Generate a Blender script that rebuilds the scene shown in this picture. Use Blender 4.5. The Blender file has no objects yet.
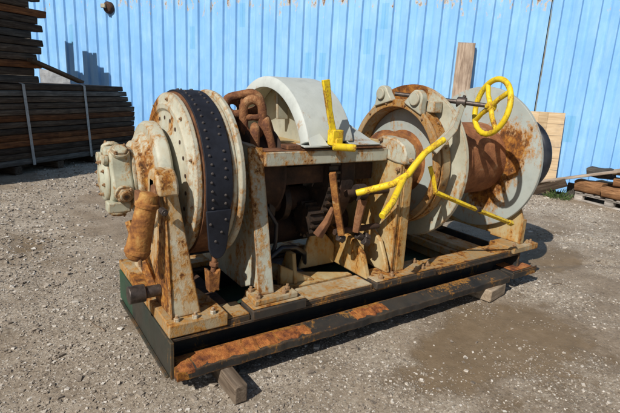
import bpy, bmesh, math, random
import numpy as np
from mathutils import Matrix, Vector, noise
random.seed(7); np.random.seed(7)
PI = math.pi
sc = bpy.context.scene
COL = sc.collection

# ------------------------------------------------------------------ camera, sky, sun, exposure
cam = bpy.data.cameras.new('camera'); camo = bpy.data.objects.new('camera', cam); COL.objects.link(camo)
Rr = ((0.83052178, -0.09362384, 0.54906115), (-0.55460918, -0.22998058, 0.79969844), (0.05140256, -0.96868133, -0.24292852))
M = Matrix.Identity(4)
for i in range(3):
    M[i][0] = Rr[i][0]; M[i][1] = -Rr[i][1]; M[i][2] = -Rr[i][2]
M[0][3], M[1][3], M[2][3] = 0, 0, 1.65
camo.matrix_world = M
cam.sensor_width = 36; cam.lens = 36 * 472.6 / 620
cam.clip_start = 0.05; cam.clip_end = 500
sc.camera = camo

SUN = Vector((0.70, 0.27, -0.66)).normalized()          # the way the sunlight travels
SUN_EL = math.asin(-SUN.z)
world = bpy.data.worlds.new('World'); sc.world = world; world.use_nodes = True
wn = world.node_tree; bg = wn.nodes['Background']
sky = wn.nodes.new('ShaderNodeTexSky'); sky.sky_type = 'NISHITA'; sky.sun_disc = False
sky.sun_elevation = SUN_EL; sky.sun_rotation = math.atan2(-SUN.x, -SUN.y)
sky.air_density = 1.0; sky.dust_density = 1.2
wn.links.new(sky.outputs[0], bg.inputs[0]); bg.inputs[1].default_value = 0.062
sun = bpy.data.lights.new('sun', 'SUN'); sun.energy = 4.9; sun.angle = math.radians(0.53); sun.color = (1.0, 0.95, 0.87)
suno = bpy.data.objects.new('sun', sun); COL.objects.link(suno)
suno.rotation_euler = SUN.to_track_quat('-Z', 'Y').to_euler(); suno.location = (-6, -3, 9)
sc.view_settings.view_transform = 'Standard'; sc.view_settings.look = 'None'
sc.view_settings.exposure = 0.0; sc.view_settings.gamma = 1.0

# ------------------------------------------------------------------ materials
class NT:
    def __init__(s, name):
        s.m = bpy.data.materials.new(name); s.m.use_nodes = True
        s.t = s.m.node_tree; s.b = s.t.nodes['Principled BSDF']; s.co = None
    def n(s, ty, **k):
        o = s.t.nodes.new(ty)
        for a, v in k.items(): setattr(o, a, v)
        return o
    def l(s, a, b): s.t.links.new(a, b)
    def put(s, sock, v):
        if hasattr(v, 'is_linked') or isinstance(v, bpy.types.NodeSocket): s.l(v, sock)
        elif isinstance(v, tuple) and len(v) == 3 and sock.type == 'RGBA': sock.default_value = (*v, 1)
        else: sock.default_value = v
    def coord(s, rand=False):
        if s.co is None:
            c = s.n('ShaderNodeTexCoord').outputs['Object']
            if rand:
                oi = s.n('ShaderNodeObjectInfo')
                sc_ = s.n('ShaderNodeVectorMath', operation='SCALE'); sc_.inputs[0].default_value = (37, 61, 23)
                s.l(oi.outputs['Random'], sc_.inputs['Scale'])
                ad = s.n('ShaderNodeVectorMath', operation='ADD'); s.l(c, ad.inputs[0]); s.l(sc_.outputs[0], ad.inputs[1])
                c = ad.outputs[0]
            s.co = c
        return s.co
    def scaled(s, v, off=(0, 0, 0)):
        mp = s.n('ShaderNodeMapping'); s.l(s.coord(), mp.inputs[0])
        mp.inputs['Scale'].default_value = v; mp.inputs['Location'].default_value = off
        return mp.outputs[0]
    def noise(s, scale=5, detail=6, rough=.6, vec=None, dist=0.0, off=None):
        o = s.n('ShaderNodeTexNoise'); o.inputs['Scale'].default_value = scale; o.inputs['Detail'].default_value = detail
        o.inputs['Roughness'].default_value = rough; o.inputs['Distortion'].default_value = dist
        if off is not None: vec = s.scaled((1, 1, 1), off)
        s.l(vec if vec is not None else s.coord(), o.inputs['Vector'])
        return o.outputs['Fac']
    def voro(s, scale, feature='F1', vec=None, out='Distance'):
        o = s.n('ShaderNodeTexVoronoi', feature=feature); o.inputs['Scale'].default_value = scale
        s.l(vec if vec is not None else s.coord(), o.inputs['Vector']); return o.outputs[out]
    def math(s, op, a, b=0.0, c=None, clamp=False):
        o = s.n('ShaderNodeMath', operation=op); o.use_clamp = clamp
        s.put(o.inputs[0], a); s.put(o.inputs[1], b)
        if c is not None: s.put(o.inputs[2], c)
        return o.outputs[0]
    def step(s, v, lo, hi):
        o = s.n('ShaderNodeMapRange', interpolation_type='SMOOTHSTEP'); s.l(v, o.inputs[0])
        o.inputs[1].default_value = lo; o.inputs[2].default_value = hi; return o.outputs[0]
    def ramp(s, v, stops):
        o = s.n('ShaderNodeValToRGB'); s.l(v, o.inputs[0]); e = o.color_ramp.elements
        while len(e) < len(stops): e.new(.5)
        for el, (p, c) in zip(e, stops): el.position = p; el.color = (*c, 1)
        return o.outputs[0]
    def mix(s, f, a, b, blend='MIX'):
        o = s.n('ShaderNodeMix', data_type='RGBA', blend_type=blend)
        s.put(o.inputs[0], f); s.put(o.inputs[6], a); s.put(o.inputs[7], b); return o.outputs[2]
    def bump(s, h, strength=.4, dist=.004, normal=None):
        o = s.n('ShaderNodeBump'); o.inputs['Strength'].default_value = strength; o.inputs['Distance'].default_value = dist
        s.l(h, o.inputs['Height'])
        if normal is not None: s.l(normal, o.inputs['Normal'])
        return o.outputs[0]
    def edge(s, r=.012):
        bv = s.n('ShaderNodeBevel', samples=3); bv.inputs['Radius'].default_value = r
        g = s.n('ShaderNodeNewGeometry')
        d = s.n('ShaderNodeVectorMath', operation='DOT_PRODUCT'); s.l(bv.outputs[0], d.inputs[0]); s.l(g.outputs['Normal'], d.inputs[1])
        return s.math('SUBTRACT', 1.0, d.outputs['Value'])
    def spot(s, c, r, w=1.0):
        d = s.n('ShaderNodeVectorMath', operation='SUBTRACT'); s.l(s.coord(), d.inputs[0]); d.inputs[1].default_value = c
        if not isinstance(r, tuple): r = (r, r, r)
        q = s.n('ShaderNodeVectorMath', operation='DIVIDE'); s.l(d.outputs[0], q.inputs[0]); q.inputs[1].default_value = r
        ln = s.n('ShaderNodeVectorMath', operation='LENGTH'); s.l(q.outputs[0], ln.inputs[0])
        return s.math('MULTIPLY', s.math('SUBTRACT', 1.0, ln.outputs['Value'], clamp=True), w)
    def out(s, col, rough=.6, metal=0.0, normal=None, spec=.5):
        s.put(s.b.inputs['Base Color'], col); s.put(s.b.inputs['Roughness'], rough); s.put(s.b.inputs['Metallic'], metal)
        s.b.inputs['Specular IOR Level'].default_value = spec
        if normal is not None: s.l(normal, s.b.inputs['Normal'])
        return s.m

RUST_D, RUST_M, RUST_O, RUST_Y = (.035, .014, .006), (.14, .050, .012), (.31, .118, .018), (.48, .27, .055)
def rust_col(N, sc_=9):
    a = N.noise(sc_, 8, .7, off=(3, 7, 1)); 
    return N.ramp(a, [(.30, RUST_D), (.45, RUST_M), (.56, RUST_O), (.70, RUST_Y)])
def paint(name, c1, c2, rust=.5, edge=1.0, streak=.5, scale=4, spots=(), stain=(.41, .23, .05), rough=.5, grime=.45, run=.45):
    """weathered paint over steel: a yellow film, stains that run down, rust at the worn edges and in small chips"""
    N = NT(name)
    vz = N.scaled((1, 1, run))
    big = N.noise(scale, 9, .66, vec=vz); fine = N.noise(scale * 7, 7, .72, vec=N.scaled((1, 1, .7), (5, 2, 8)))
    base = N.mix(N.step(N.noise(scale * .7, 5, .6, off=(9, 1, 4)), .35, .65), c1, c2)
    gr = N.step(N.noise(scale * 2.3, 8, .75, off=(1, 6, 2)), .46, .74)
    base = N.mix(N.math('MULTIPLY', gr, grime), base, tuple(.42 * q for q in c2))
    scr = N.step(N.noise(scale * 22, 4, .8, off=(6, 6, 6)), .60, .70)
    base = N.mix(N.math('MULTIPLY', scr, .35 * grime + .08), base, tuple(.5 * q for q in c2))
    tot = N.math('ADD', N.math('MULTIPLY', big, .85), N.math('MULTIPLY', fine, .60))
    for sp in spots: tot = N.math('ADD', tot, N.spot(*sp))
    if edge > 0:
        eg = N.math('MULTIPLY', N.edge(.022), 1.7, clamp=True)
        tot = N.math('ADD', tot, N.math('MULTIPLY', eg, .42 * edge))
    film = N.step(N.noise(scale * 1.4, 8, .72, vec=N.scaled((1, 1, .5), (11, 3, 6))), .38, .70)
    base = N.mix(N.math('MULTIPLY', film, min(.75, streak * .7)), base, tuple(.55 * a + .45 * b for a, b in zip(stain, c2)))
    st = N.noise(1.0, 7, .7, vec=N.scaled((scale * 6, scale * 6, scale * .5), (2, 3, 1)))
    stm = N.step(N.math('ADD', st, N.math('MULTIPLY', N.math('SUBTRACT', tot, .80), .8)), .66 - .24 * streak, .90 - .22 * streak)
    base = N.mix(N.math('MULTIPLY', stm, .85), base, stain)
    th = 1.01 - .265 * rust
    halo = N.step(tot, th - .12, th + .02)
    base = N.mix(N.math('MULTIPLY', halo, .8), base, (.42, .195, .032))
    m = N.step(tot, th, th + .05)
    col = N.mix(m, base, rust_col(N, scale * 4))
    h = N.math('SUBTRACT', N.math('MULTIPLY', N.noise(scale * 16, 6, .75, off=(4, 4, 9)), N.math('ADD', N.math('MULTIPLY', halo, .8), .22)), N.math('MULTIPLY', m, .3))
    r = N.math('ADD', N.math('MULTIPLY', halo, .32), N.math('ADD', rough - .10, N.math('MULTIPLY', fine, .25)))
    return N.out(col, r, 0.0, N.bump(h, .7, .005), spec=.35)
def rusty(name, cols=(RUST_D, RUST_M, RUST_O, RUST_Y), scale=10, pos=(.30, .44, .58, .74), bump=.7, rough=.85, pale=0.0, palecol=(.42, .38, .27)):
    N = NT(name); a = N.noise(scale, 9, .7); b = N.noise(scale * .35, 5, .6, off=(3, 3, 3))
    v = N.math('ADD', N.math('MULTIPLY', a, .75), N.math('MULTIPLY', b, .3))
    col = N.ramp(v, list(zip(pos, cols)))
    if pale: col = N.mix(N.step(N.noise(scale * .6, 8, .7, off=(8, 2, 2)), .68 - pale * .25, .74 - pale * .25), col, palecol)
    pit = N.voro(scale * 7); h = N.math('ADD', N.math('MULTIPLY', N.noise(scale * 5, 6, .75), .8), N.math('MULTIPLY', pit, .35))
    return N.out(col, rough, 0.0, N.bump(h, bump, .006))

M_cream = paint('cream_paint', (.46, .475, .40), (.39, .405, .335), rust=.62, streak=.62, scale=5)
M_gear = paint('cream_gear_paint', (.49, .495, .41), (.42, .42, .34), rust=.62, streak=.68, scale=6,
               spots=(((.70, 2.66, 1.26), (.2, .06, .20), .20), ((.9, 2.72, 1.38), (.1, .07, .12), .25), ((.9, 3.12, 1.45), .20, .30), ((.69, 2.62, 1.1), (.14, .05, .2), .18)))
M_motor = paint('motor_paint', (.47, .48, .38), (.38, .39, .30), rust=.52, streak=.6, scale=9)
M_tan = paint('tan_rusty_paint', (.46, .38, .22), (.38, .27, .12), rust=.76, streak=1.0, scale=4, stain=(.45, .25, .06), grime=.3)
M_leg = paint('bearing_leg_paint', (.50, .47, .36), (.44, .36, .23), rust=.80, streak=1.0, scale=5, stain=(.44, .22, .045),
              spots=(((.72, 2.5, .6), (.05, .5, .9), .20), ((.72, 2.40, 1.15), (.10, .10, .12), .30)))
M_orange = rusty('orange_rust_steel', ((.04, .015, .006), (.15, .052, .012), (.31, .125, .026), (.46, .27, .08)), 11, (.38, .47, .56, .68), pale=.25, palecol=(.40, .32, .18))
M_rust = rusty('brown_rust_steel', ((.03, .014, .008), (.10, .04, .018), (.20, .085, .034), (.33, .19, .10)), 9)
M_shaderust = rusty('shade_dark_rust_steel', ((.008, .005, .004), (.022, .012, .008), (.055, .026, .014), (.14, .07, .032)), 6)  # dark rust, with the shade of the winch interior put into the colour
M_hubrust = rusty('hub_rust_steel', ((.03, .014, .007), (.14, .05, .018), (.30, .12, .03), (.44, .27, .12)), 10, pale=.1)
M_core = rusty('drum_core_rust', ((.06, .022, .010), (.17, .060, .022), (.28, .11, .04), (.44, .33, .20)), 9, pale=.2)
M_grey = paint('pale_grey_guard_paint', (.53, .565, .54), (.45, .485, .46), rust=.30, edge=.35, streak=.12, scale=3, rough=.5, grime=.3)
M_flange = paint('grey_flange_paint', (.38, .42, .395), (.32, .355, .335), rust=.36, edge=.6, streak=.25, scale=4.5, rough=.45, grime=.2,
                 spots=(((3.86, 2.50, 1.20), (.3, .24, .40), .34), ((3.86, 2.70, .80), (.3, .34, .34), .34), ((3.86, 2.85, 1.09), (.3, .55, .55), .20)))
M_flangeB = paint('cream_flange_paint', (.46, .465, .385), (.39, .39, .31), rust=.55, edge=.8, streak=.45, scale=4,
                  spots=(((2.92, 2.9, 1.65), (.3, .4, .22), .36),))
M_hous = paint('brake_housing_paint', (.42, .34, .21), (.33, .23, .12), rust=.92, edge=1.0, streak=1.0, scale=7, stain=(.30, .14, .05))
M_deck = paint('deck_paint', (.42, .37, .26), (.30, .22, .12), rust=.84, edge=.6, streak=.9, scale=4.5, stain=(.38, .20, .045), rough=.75,
               spots=(((.75, 2.8, .38), (.25, .7, .2), .10),))
M_black = paint('black_beam_paint', (.016, .017, .018), (.040, .036, .030), rust=.30, edge=.55, streak=.5, scale=6, stain=(.085, .050, .026), rough=.68, grime=.3,
                spots=(((.72, 2.2, .12), (.06, .3, .08), .5), ((1.15, 2.23, .20), (.62, .16, .045), .55), ((2.05, 2.23, .20), (.25, .16, .045), .5), ((3.0, 2.23, .20), (.5, .16, .045), .3), ((4.0, 2.25, .1), (.10, .3, .10), .4)))
N = NT('greasy_shade_dark_gear'); a = N.noise(14, 7, .7)
M_shadegrease = N.out(N.ramp(a, [(.35, (.010, .008, .007)), (.55, (.035, .022, .015)), (.72, (.11, .055, .025))]), .55, 0, N.bump(a, .6, .006))  # grease tone kept near black to deepen the shade among the gears
M_green = paint('dark_green_paint', (.020, .085, .045), (.030, .050, .034), rust=.30, edge=.3, streak=.6, scale=3, stain=(.06, .052, .036), rough=.6, grime=.6,
                spots=(((.69, 2.3, .15), (.1, .3, .3), .12),))
M_yel = paint('yellow_paint', (.80, .60, .02), (.70, .49, .015), rust=.62, edge=.35, streak=.3, scale=14, stain=(.40, .22, .04), rough=.42, grime=.25)
M_endgrey = paint('dark_grey_green_paint', (.026, .034, .026), (.038, .034, .027), rust=.34, edge=.4, streak=.5, scale=3, stain=(.07, .05, .03), rough=.65, grime=.7)
N = NT('navy_brake_band'); a = N.noise(30, 6, .7)
M_band = N.out(N.ramp(N.noise(7, 6, .65), [(.35, (.007, .008, .013)), (.6, (.015, .018, .028)), (.78, (.05, .048, .048))]), N.math('ADD', .50, N.math('MULTIPLY', a, .35)), 0, N.bump(a, .35, .003), spec=.3)
N = NT('black_drum'); M_blackdrum = N.out(N.ramp(N.noise(9, 5), [(.3, (.008, .010, .016)), (.7, (.03, .034, .045))]), .32)
N = NT('greasy_steel'); a = N.noise(25, 6, .7)
M_steel = N.out(N.ramp(a, [(.3, (.035, .028, .025)), (.6, (.10, .08, .07)), (.8, (.2, .16, .13))]), .5, .6, N.bump(a, .4, .003))
M_bolt = rusty('bolt_rust', ((.06, .03, .015), (.20, .10, .04), (.34, .22, .12), (.48, .42, .32)), 22)
def wood(name, c1, c2, c3, scale=3, axis=0, rand=True, bump=.5):
    N = NT(name); N.coord(rand)
    v = [14 * scale] * 3; v[axis] = 1.1 * scale
    g = N.noise(1, 8, .65, vec=N.scaled(tuple(v)), dist=.6)
    w = N.noise(scale * 1.5, 6, .6)
    oi = N.n('ShaderNodeObjectInfo').outputs['Random']
    c = N.ramp(g, [(.32, c1), (.5, c2), (.7, c3)])
    c = N.mix(N.math('MULTIPLY', N.step(w, .4, .7), .5), c, c1)
    hsv = N.n('ShaderNodeHueSaturation'); N.l(c, hsv.inputs['Color'])
    N.l(N.math('ADD', .65, N.math('MULTIPLY', oi, .7)), hsv.inputs['Value'])
    return N.out(hsv.outputs[0], .9, 0, N.bump(g, bump, .004), spec=.15)
M_plank_dark = wood('tarred_dark_plank', (.028, .019, .013), (.066, .046, .032), (.125, .096, .070))
M_plank_brown = wood('brown_plank', (.045, .018, .009), (.14, .055, .020), (.24, .10, .038))
M_plank_grey = wood('grey_plank', (.040, .035, .031), (.085, .076, .066), (.15, .138, .122))
M_block = wood('weathered_block_wood', (.09, .065, .045), (.20, .15, .11), (.34, .27, .20), axis=1)
M_block2 = wood('pale_block_wood', (.20, .15, .10), (.36, .28, .20), (.50, .42, .33), axis=0)
M_post = wood('grey_timber', (.14, .10, .075), (.30, .23, .175), (.44, .36, .29), axis=0, scale=2)
M_long = wood('grey_long_plank', (.16, .12, .09), (.30, .24, .19), (.42, .36, .29), axis=0)
M_chunk = wood('brown_offcut_wood', (.07, .035, .018), (.22, .11, .05), (.38, .22, .11), axis=0)
M_chunk_pale = wood('pale_offcut_wood', (.30, .20, .11), (.48, .35, .21), (.58, .46, .30), axis=0)
M_pallet = wood('grey_pallet_wood', (.16, .14, .12), (.33, .30, .27), (.5, .46, .42), axis=0)
N = NT('plywood'); g = N.noise(1, 7, .6, vec=N.scaled((2, 2, 26)), dist=.5)
M_ply = N.out(N.mix(N.step(N.noise(3, 6, .7), .5, .72), N.ramp(g, [(.3, (.42, .29, .16)), (.55, (.56, .42, .26)), (.75, (.64, .51, .34))]), (.38, .29, .20)), .75, 0, N.bump(g, .2, .002))
N = NT('pale_strap'); M_strap = N.out(N.ramp(N.noise(20, 4), [(.3, (.48, .46, .43)), (.7, (.72, .70, .66))]), .5)
N = NT('white_wrap'); a = N.noise(12, 5); M_white = N.out(N.ramp(a, [(.3, (.5, .5, .5)), (.7, (.8, .8, .79))]), .6, 0, N.bump(a, .6, .02))

# blue container steel: peeling near the top, teal touch-up patches, chalky fade, thin rust
def container_mat():
    N = NT('faded_blue_container'); sep = N.n('ShaderNodeSeparateXYZ'); N.l(N.coord(), sep.inputs[0]); X, Z = sep.outputs[0], sep.outputs[2]
    base = N.mix(N.step(N.noise(1.1, 7, .65), .38, .62), (.255, .515, .86), (.215, .465, .82))
    base = N.mix(N.math('MULTIPLY', N.step(N.noise(1, 8, .7, vec=N.scaled((5, 5, 1.3), (2, 5, 1))), .45, .7), .55), base, (.38, .63, .87))
    sv = N.noise(1, 6, .6, vec=N.scaled((9, 9, .55)))
    base = N.mix(N.math('MULTIPLY', N.step(sv, .5, .75), .30), base, (.13, .33, .62))
    wn_ = N.n('ShaderNodeTexWhiteNoise', noise_dimensions='2D')
    cb = N.n('ShaderNodeCombineXYZ'); N.l(N.math('FLOOR', N.math('DIVIDE', N.math('ADD', X, .05), .3)), cb.inputs[0]); N.l(N.math('FLOOR', N.math('DIVIDE', Z, .47)), cb.inputs[1])
    N.l(cb.outputs[0], wn_.inputs['Vector'])
    inx = N.math('LESS_THAN', N.math('FRACT', N.math('DIVIDE', N.math('ADD', X, .05), .3)), .48)
    pm = N.math('MULTIPLY', N.math('GREATER_THAN', wn_.outputs['Value'], .965), inx)
    base = N.mix(N.math('MULTIPLY', pm, .38), base, (.10, .38, .56))
    pe = N.math('ADD', N.noise(1, 8, .72, vec=N.scaled((9, 9, 3.2), (5, 1, 2))), N.math('MULTIPLY', N.math('MULTIPLY', N.step(Z, 2.6, 3.45), N.step(N.noise(.45, 3, .6, off=(3, 0, 0)), .26, .52)), .188))
    m1 = N.step(pe, .715, .735); m2 = N.step(pe, .76, .80)
    col = N.mix(m1, base, (.50, .47, .42)); col = N.mix(m2, col, (.16, .07, .03))
    ru = N.step(N.noise(1, 7, .7, vec=N.scaled((16, 16, 1.3), (3, 8, 1))), .70, .78)
    col = N.mix(N.math('MULTIPLY', ru, .7), col, (.20, .12, .07))
    col = N.mix(N.math('MULTIPLY', N.step(N.noise(1, 8, .75, vec=N.scaled((13, 13, .42), (1, 4, 7))), .62, .72), N.step(Z, 1.2, 3.4)), col, (.30, .22, .15))
    return N.out(col, .6, 0, N.bump(N.math('ADD', N.noise(1.6, 3, .5), N.math('MULTIPLY', N.noise(7, 5, .6), .3)), .45, .03), spec=.3)
M_cont = container_mat()
N = NT('container_seam_rust'); M_seam = N.out(N.ramp(N.noise(1, 7, .7, vec=N.scaled((8, 8, 2))), [(.38, (.14, .32, .62)), (.5, (.22, .25, .22)), (.62, (.18, .09, .04))]), .7)

# ground
def ground_mat():
    N = NT('gravel_ground')
    big = N.noise(.55, 7, .62); mid = N.noise(3.1, 8, .68, off=(2, 2, 2)); f = N.noise(38, 7, .75); ff = N.noise(160, 5, .7)
    v = N.math('ADD', N.math('MULTIPLY', f, .45), N.math('ADD', N.math('MULTIPLY', ff, .35), N.math('MULTIPLY', mid, .25)))
    col = N.ramp(v, [(.38, (.11, .086, .062)), (.46, (.28, .228, .172)), (.54, (.43, .366, .288)), (.64, (.68, .61, .515))])
    gm = N.n('ShaderNodeAttribute', attribute_name='gravel').outputs['Fac']
    gm = N.math('ADD', gm, N.math('MULTIPLY', N.math('SUBTRACT', N.noise(14, 6, .7, off=(4, 1, 1)), .5), .9), clamp=True)
    dirt = N.ramp(N.math('ADD', N.math('MULTIPLY', f, .5), N.math('MULTIPLY', mid, .5)), [(.34, (.135, .098, .066)), (.50, (.27, .207, .144)), (.66, (.375, .298, .218))])
    col = N.mix(N.math('ADD', .12, N.math('MULTIPLY', gm, .78)), dirt, col)
    ch = N.voro(55, out='Color'); chs = N.n('ShaderNodeSeparateColor'); N.l(ch, chs.inputs[0])
    cd = N.voro(55); fleck = N.math('MULTIPLY', N.math('MULTIPLY', N.math('GREATER_THAN', chs.outputs[0], .74), N.step(cd, .42, .28)), N.math('ADD', .25, gm), clamp=True)
    col = N.mix(N.math('MULTIPLY', fleck, .8), col, (.62, .58, .51))
    fleck2 = N.math('MULTIPLY', N.math('LESS_THAN', chs.outputs[1], .16), N.step(cd, .42, .28))
    col = N.mix(N.math('MULTIPLY', fleck2, .6), col, (.10, .085, .075))
    # smooth damp clay, as lies in front of the skid
    wob = N.math('MULTIPLY', N.math('SUBTRACT', N.noise(3.2, 9, .75, off=(7, 7, 7)), .5), 2.2)
    cl = N.math('ADD', N.math('MULTIPLY', N.step(big, .52, .72), .35), wob)
    for s_ in (((3.05, 1.85, 0), (.95, .60, 9), 1.5), ((2.35, 1.70, 0), (.9, .35, 9), 1.3), ((4.9, 2.5, 0), (1.0, .45, 9), 1.1), ((2.9, 1.25, 0), (1.2, .6, 9), .8), ((5.5, 3.1, 0), (1.3, .35, 9), 1.1), ((.2, 5.2, 0), (.6, 1.4, 9), .7), ((-.3, 3.2, 0), (.7, .8, 9), .5)):
        cl = N.math('ADD', cl, N.spot(*s_))
    clm = N.math('MULTIPLY', N.step(cl, .35, .80), .88)
    clay = N.ramp(N.noise(9, 7, .7, off=(1, 9, 5)), [(.3, (.130, .090, .050)), (.55, (.180, .127, .074)), (.75, (.235, .175, .112))])
    col = N.mix(clm, col, clay)
    h = N.math('MULTIPLY', N.math('ADD', N.math('MULTIPLY', f, .6), N.math('MULTIPLY', ff, .45)), N.math('SUBTRACT', 1.0, N.math('MULTIPLY', clm, .75)))
    h = N.math('ADD', h, N.math('MULTIPLY', fleck, .18))
    return N.out(col, N.math('SUBTRACT', .93, N.math('MULTIPLY', clm, .15)), 0, N.bump(h, .9, .018), spec=.3)
M_ground = ground_mat()
def stone_mat():
    N = NT('gravel_stones'); at = N.n('ShaderNodeAttribute', attribute_name='tone')
    c = N.ramp(at.outputs['Fac'], [(0, (.11, .086, .064)), (.3, (.255, .207, .158)), (.6, (.405, .345, .275)), (.85, (.62, .57, .50)), (1, (.80, .76, .69))])
    c = N.mix(.35, c, N.ramp(N.noise(60, 5), [(.3, (.15, .12, .10)), (.7, (.40, .36, .31))]))
    return N.out(c, .9, 0, N.bump(N.noise(120, 4), .4, .003), spec=.3)
M_stone = stone_mat()

# ------------------------------------------------------------------ mesh helpers
def finish(bm, name, mat, parent=None, bevel=0.0, smooth=True, mw=None, segs=2, ang=38):
    bmesh.ops.recalc_face_normals(bm, faces=bm.faces)
    me = bpy.data.meshes.new(name); bm.to_mesh(me); bm.free()
    me.materials.append(mat)
    return place(me, name, parent, bevel, smooth, mw, segs, ang)
def place(me, name, parent=None, bevel=0.0, smooth=True, mw=None, segs=2, ang=38):
    if smooth and len(me.polygons):
        me.polygons.foreach_set('use_smooth', [True] * len(me.polygons)); me.set_sharp_from_angle(angle=math.radians(ang))
    o = bpy.data.objects.new(name, me); COL.objects.link(o)
    if bevel:
        b = o.modifiers.new('bevel', 'BEVEL'); b.width = bevel; b.segments = segs; b.limit_method = 'ANGLE'; b.angle_limit = math.radians(40); b.harden_normals = False
    if parent is not None:
        o.parent = parent
        W = WM.get(parent.name, Matrix.Identity(4)); o.matrix_parent_inverse = W.inverted()
    o.matrix_basis = mw if mw is not None else Matrix.Identity(4)
    WM[o.name] = mw.copy() if mw is not None else Matrix.Identity(4)
    return o
WM = {}
def thing(name, label, cat, loc=(0, 0, 0), rz=0, group=None, kind=None):
    o = bpy.data.objects.new(name, None); COL.objects.link(o); o.empty_display_size = .1
    mw = Matrix.Translation(loc) @ Matrix.Rotation(rz, 4, 'Z'); o.matrix_basis = mw; WM[o.name] = mw
    o['label'] = label; o['category'] = cat
    if group: o['group'] = group
    return o
def tag(o, label, cat, group=None, kind=None):
    if kind: o['kind'] = kind
    if label: o['label'] = label
    if cat: o['category'] = cat
    if group: o['group'] = group
    return o
def box(bm, x0, x1, y0, y1, z0, z1, m=None):
    vs = [bm.verts.new((x, y, z)) for x in (x0, x1) for y in (y0, y1) for z in (z0, z1)]
    if m is not None:
        for v in vs: v.co = m @ v.co
    for f in ((0, 1, 3, 2), (4, 6, 7, 5), (0, 4, 5, 1), (2, 3, 7, 6), (0, 2, 6, 4), (1, 5, 7, 3)): bm.faces.new([vs[i] for i in f])
    return vs
def hexa(bm, c):
    q = [bm.verts.new(p) for p in c]
    for f in ((0, 1, 2, 3), (7, 6, 5, 4), (0, 4, 5, 1), (1, 5, 6, 2), (2, 6, 7, 3), (3, 7, 4, 0)): bm.faces.new([q[i] for i in f])
def prism(bm, poly, ax, a0, a1):
    """extrude a 2-D outline along axis ax ('x': poly is (y,z); 'y': (x,z); 'z': (x,y))"""
    def P(p, a):
        return {'x': (a, p[0], p[1]), 'y': (p[0], a, p[1]), 'z': (p[0], p[1], a)}[ax]
    A = [bm.verts.new(P(p, a0)) for p in poly]; B = [bm.verts.new(P(p, a1)) for p in poly]
    bm.faces.new(A); bm.faces.new(B[::-1]); n = len(poly)
    for i in range(n): bm.faces.new((A[i], B[i], B[(i + 1) % n], A[(i + 1) % n]))
YC, ZC = 2.85, 1.09
def lathe(bm, prof, segs=64, yc=YC, zc=ZC, a0=0, a1=2 * PI, closed=True):
    """revolve the (x, r) profile about the X axis through (yc, zc)"""
    full = abs(a1 - a0 - 2 * PI) < 1e-6; n = segs if full else segs + 1; rows = []
    for x, r in prof:
        if r < 1e-6: rows.append([bm.verts.new((x, yc, zc))] * n)
        else: rows.append([bm.verts.new((x, yc + r * math.cos(a0 + (a1 - a0) * k / segs), zc + r * math.sin(a0 + (a1 - a0) * k / segs))) for k in range(n)])
    R = rows + ([rows[0]] if closed else [])
    for A, B in zip(R, R[1:]):
        for k in range(segs):
            q = [A[k], A[(k + 1) % n], B[(k + 1) % n], B[k]]; u = []
            for v in q:
                if v not in u: u.append(v)
            if len(u) > 2:
                try: bm.faces.new(u)
                except ValueError: pass
    if not full and closed:
        for k in (0, n - 1):
            try: bm.faces.new([r[k] for r in rows])
            except ValueError: pass
def frame(d):
    d = Vector(d).normalized(); a = Vector((0, 0, 1)) if abs(d.z) < .9 else Vector((1, 0, 0))
    u = d.cross(a).normalized(); return u, d.cross(u).normalized(), d
def tube(bm, pts, r, segs=14, closed=False, caps=True):
    pts = [Vector(p) for p in pts]; n = len(pts); rings = []; u = None
    rr = r if isinstance(r, (list, tuple)) else [r] * n
    for i, p in enumerate(pts):
        if closed: t = (pts[(i + 1) % n] - pts[i - 1]).normalized()
        else: t = (pts[min(i + 1, n - 1)] - pts[max(i - 1, 0)]).normalized()
        if u is None: u, v, _ = frame(t)
        else:
            u = (u - t * u.dot(t)).normalized(); v = t.cross(u)
        rings.append([bm.verts.new(p + (u * math.cos(2 * PI * k / segs) + v * math.sin(2 * PI * k / segs)) * rr[i]) for k in range(segs)])
    for i in range(n if closed else n - 1):
        A, B = rings[i], rings[(i + 1) % n]; off = 0
        if closed and i == n - 1:
            off = min(range(segs), key=lambda o: (A[0].co - B[o].co).length)
        for k in range(segs): bm.faces.new((A[k], A[(k + 1) % segs], B[(k + 1 + off) % segs], B[(k + off) % segs]))
    if caps and not closed: bm.faces.new(rings[0][::-1]); bm.faces.new(rings[-1])
def cyl(bm, p0, p1, r, segs=24, r1=None):
    tube(bm, [p0, p1], [r, r if r1 is None else r1], segs)
def orient(loc, d, up=None):
    u, v, w = frame(d)
    m = Matrix((u, v, w)).transposed().to_4x4(); m.translation = Vector(loc); return m
def obj(name, mat, parent, fn, bevel=0.0, **k):
    bm = bmesh.new(); fn(bm); return finish(bm, name, mat, parent, bevel, **k)
# shared small meshes (axis along +Z)
def mk(name, mat, fn):
    bm = bmesh.new(); fn(bm); bmesh.ops.recalc_face_normals(bm, faces=bm.faces); me = bpy.data.meshes.new(name); bm.to_mesh(me); bm.free(); me.materials.append(mat)
    me.polygons.foreach_set('use_smooth', [True] * len(me.polygons)); me.set_sharp_from_angle(angle=math.radians(35)); return me
def hexbolt(r, h):
    def fn(bm):
        tube(bm, [(0, 0, -.01), (0, 0, h * .8), (0, 0, h)], [r, r, r * .82], 6)
        tube(bm, [(0, 0, -.01), (0, 0, h * 1.7)], r * .5, 8)
    return fn
ME_bolt = mk('bolt', M_bolt, hexbolt(.018, .020)); ME_bolt_pale = mk('bolt', M_cream, hexbolt(.018, .020)); ME_bolt_small = mk('bolt', M_bolt, hexbolt(.011, .010))
def rivet(bm):
    tube(bm, [(0, 0, -.004), (0, 0, .002), (0, 0, .0065), (0, 0, .008)], [.0085, .0085, .006, .0025], 8)
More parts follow.
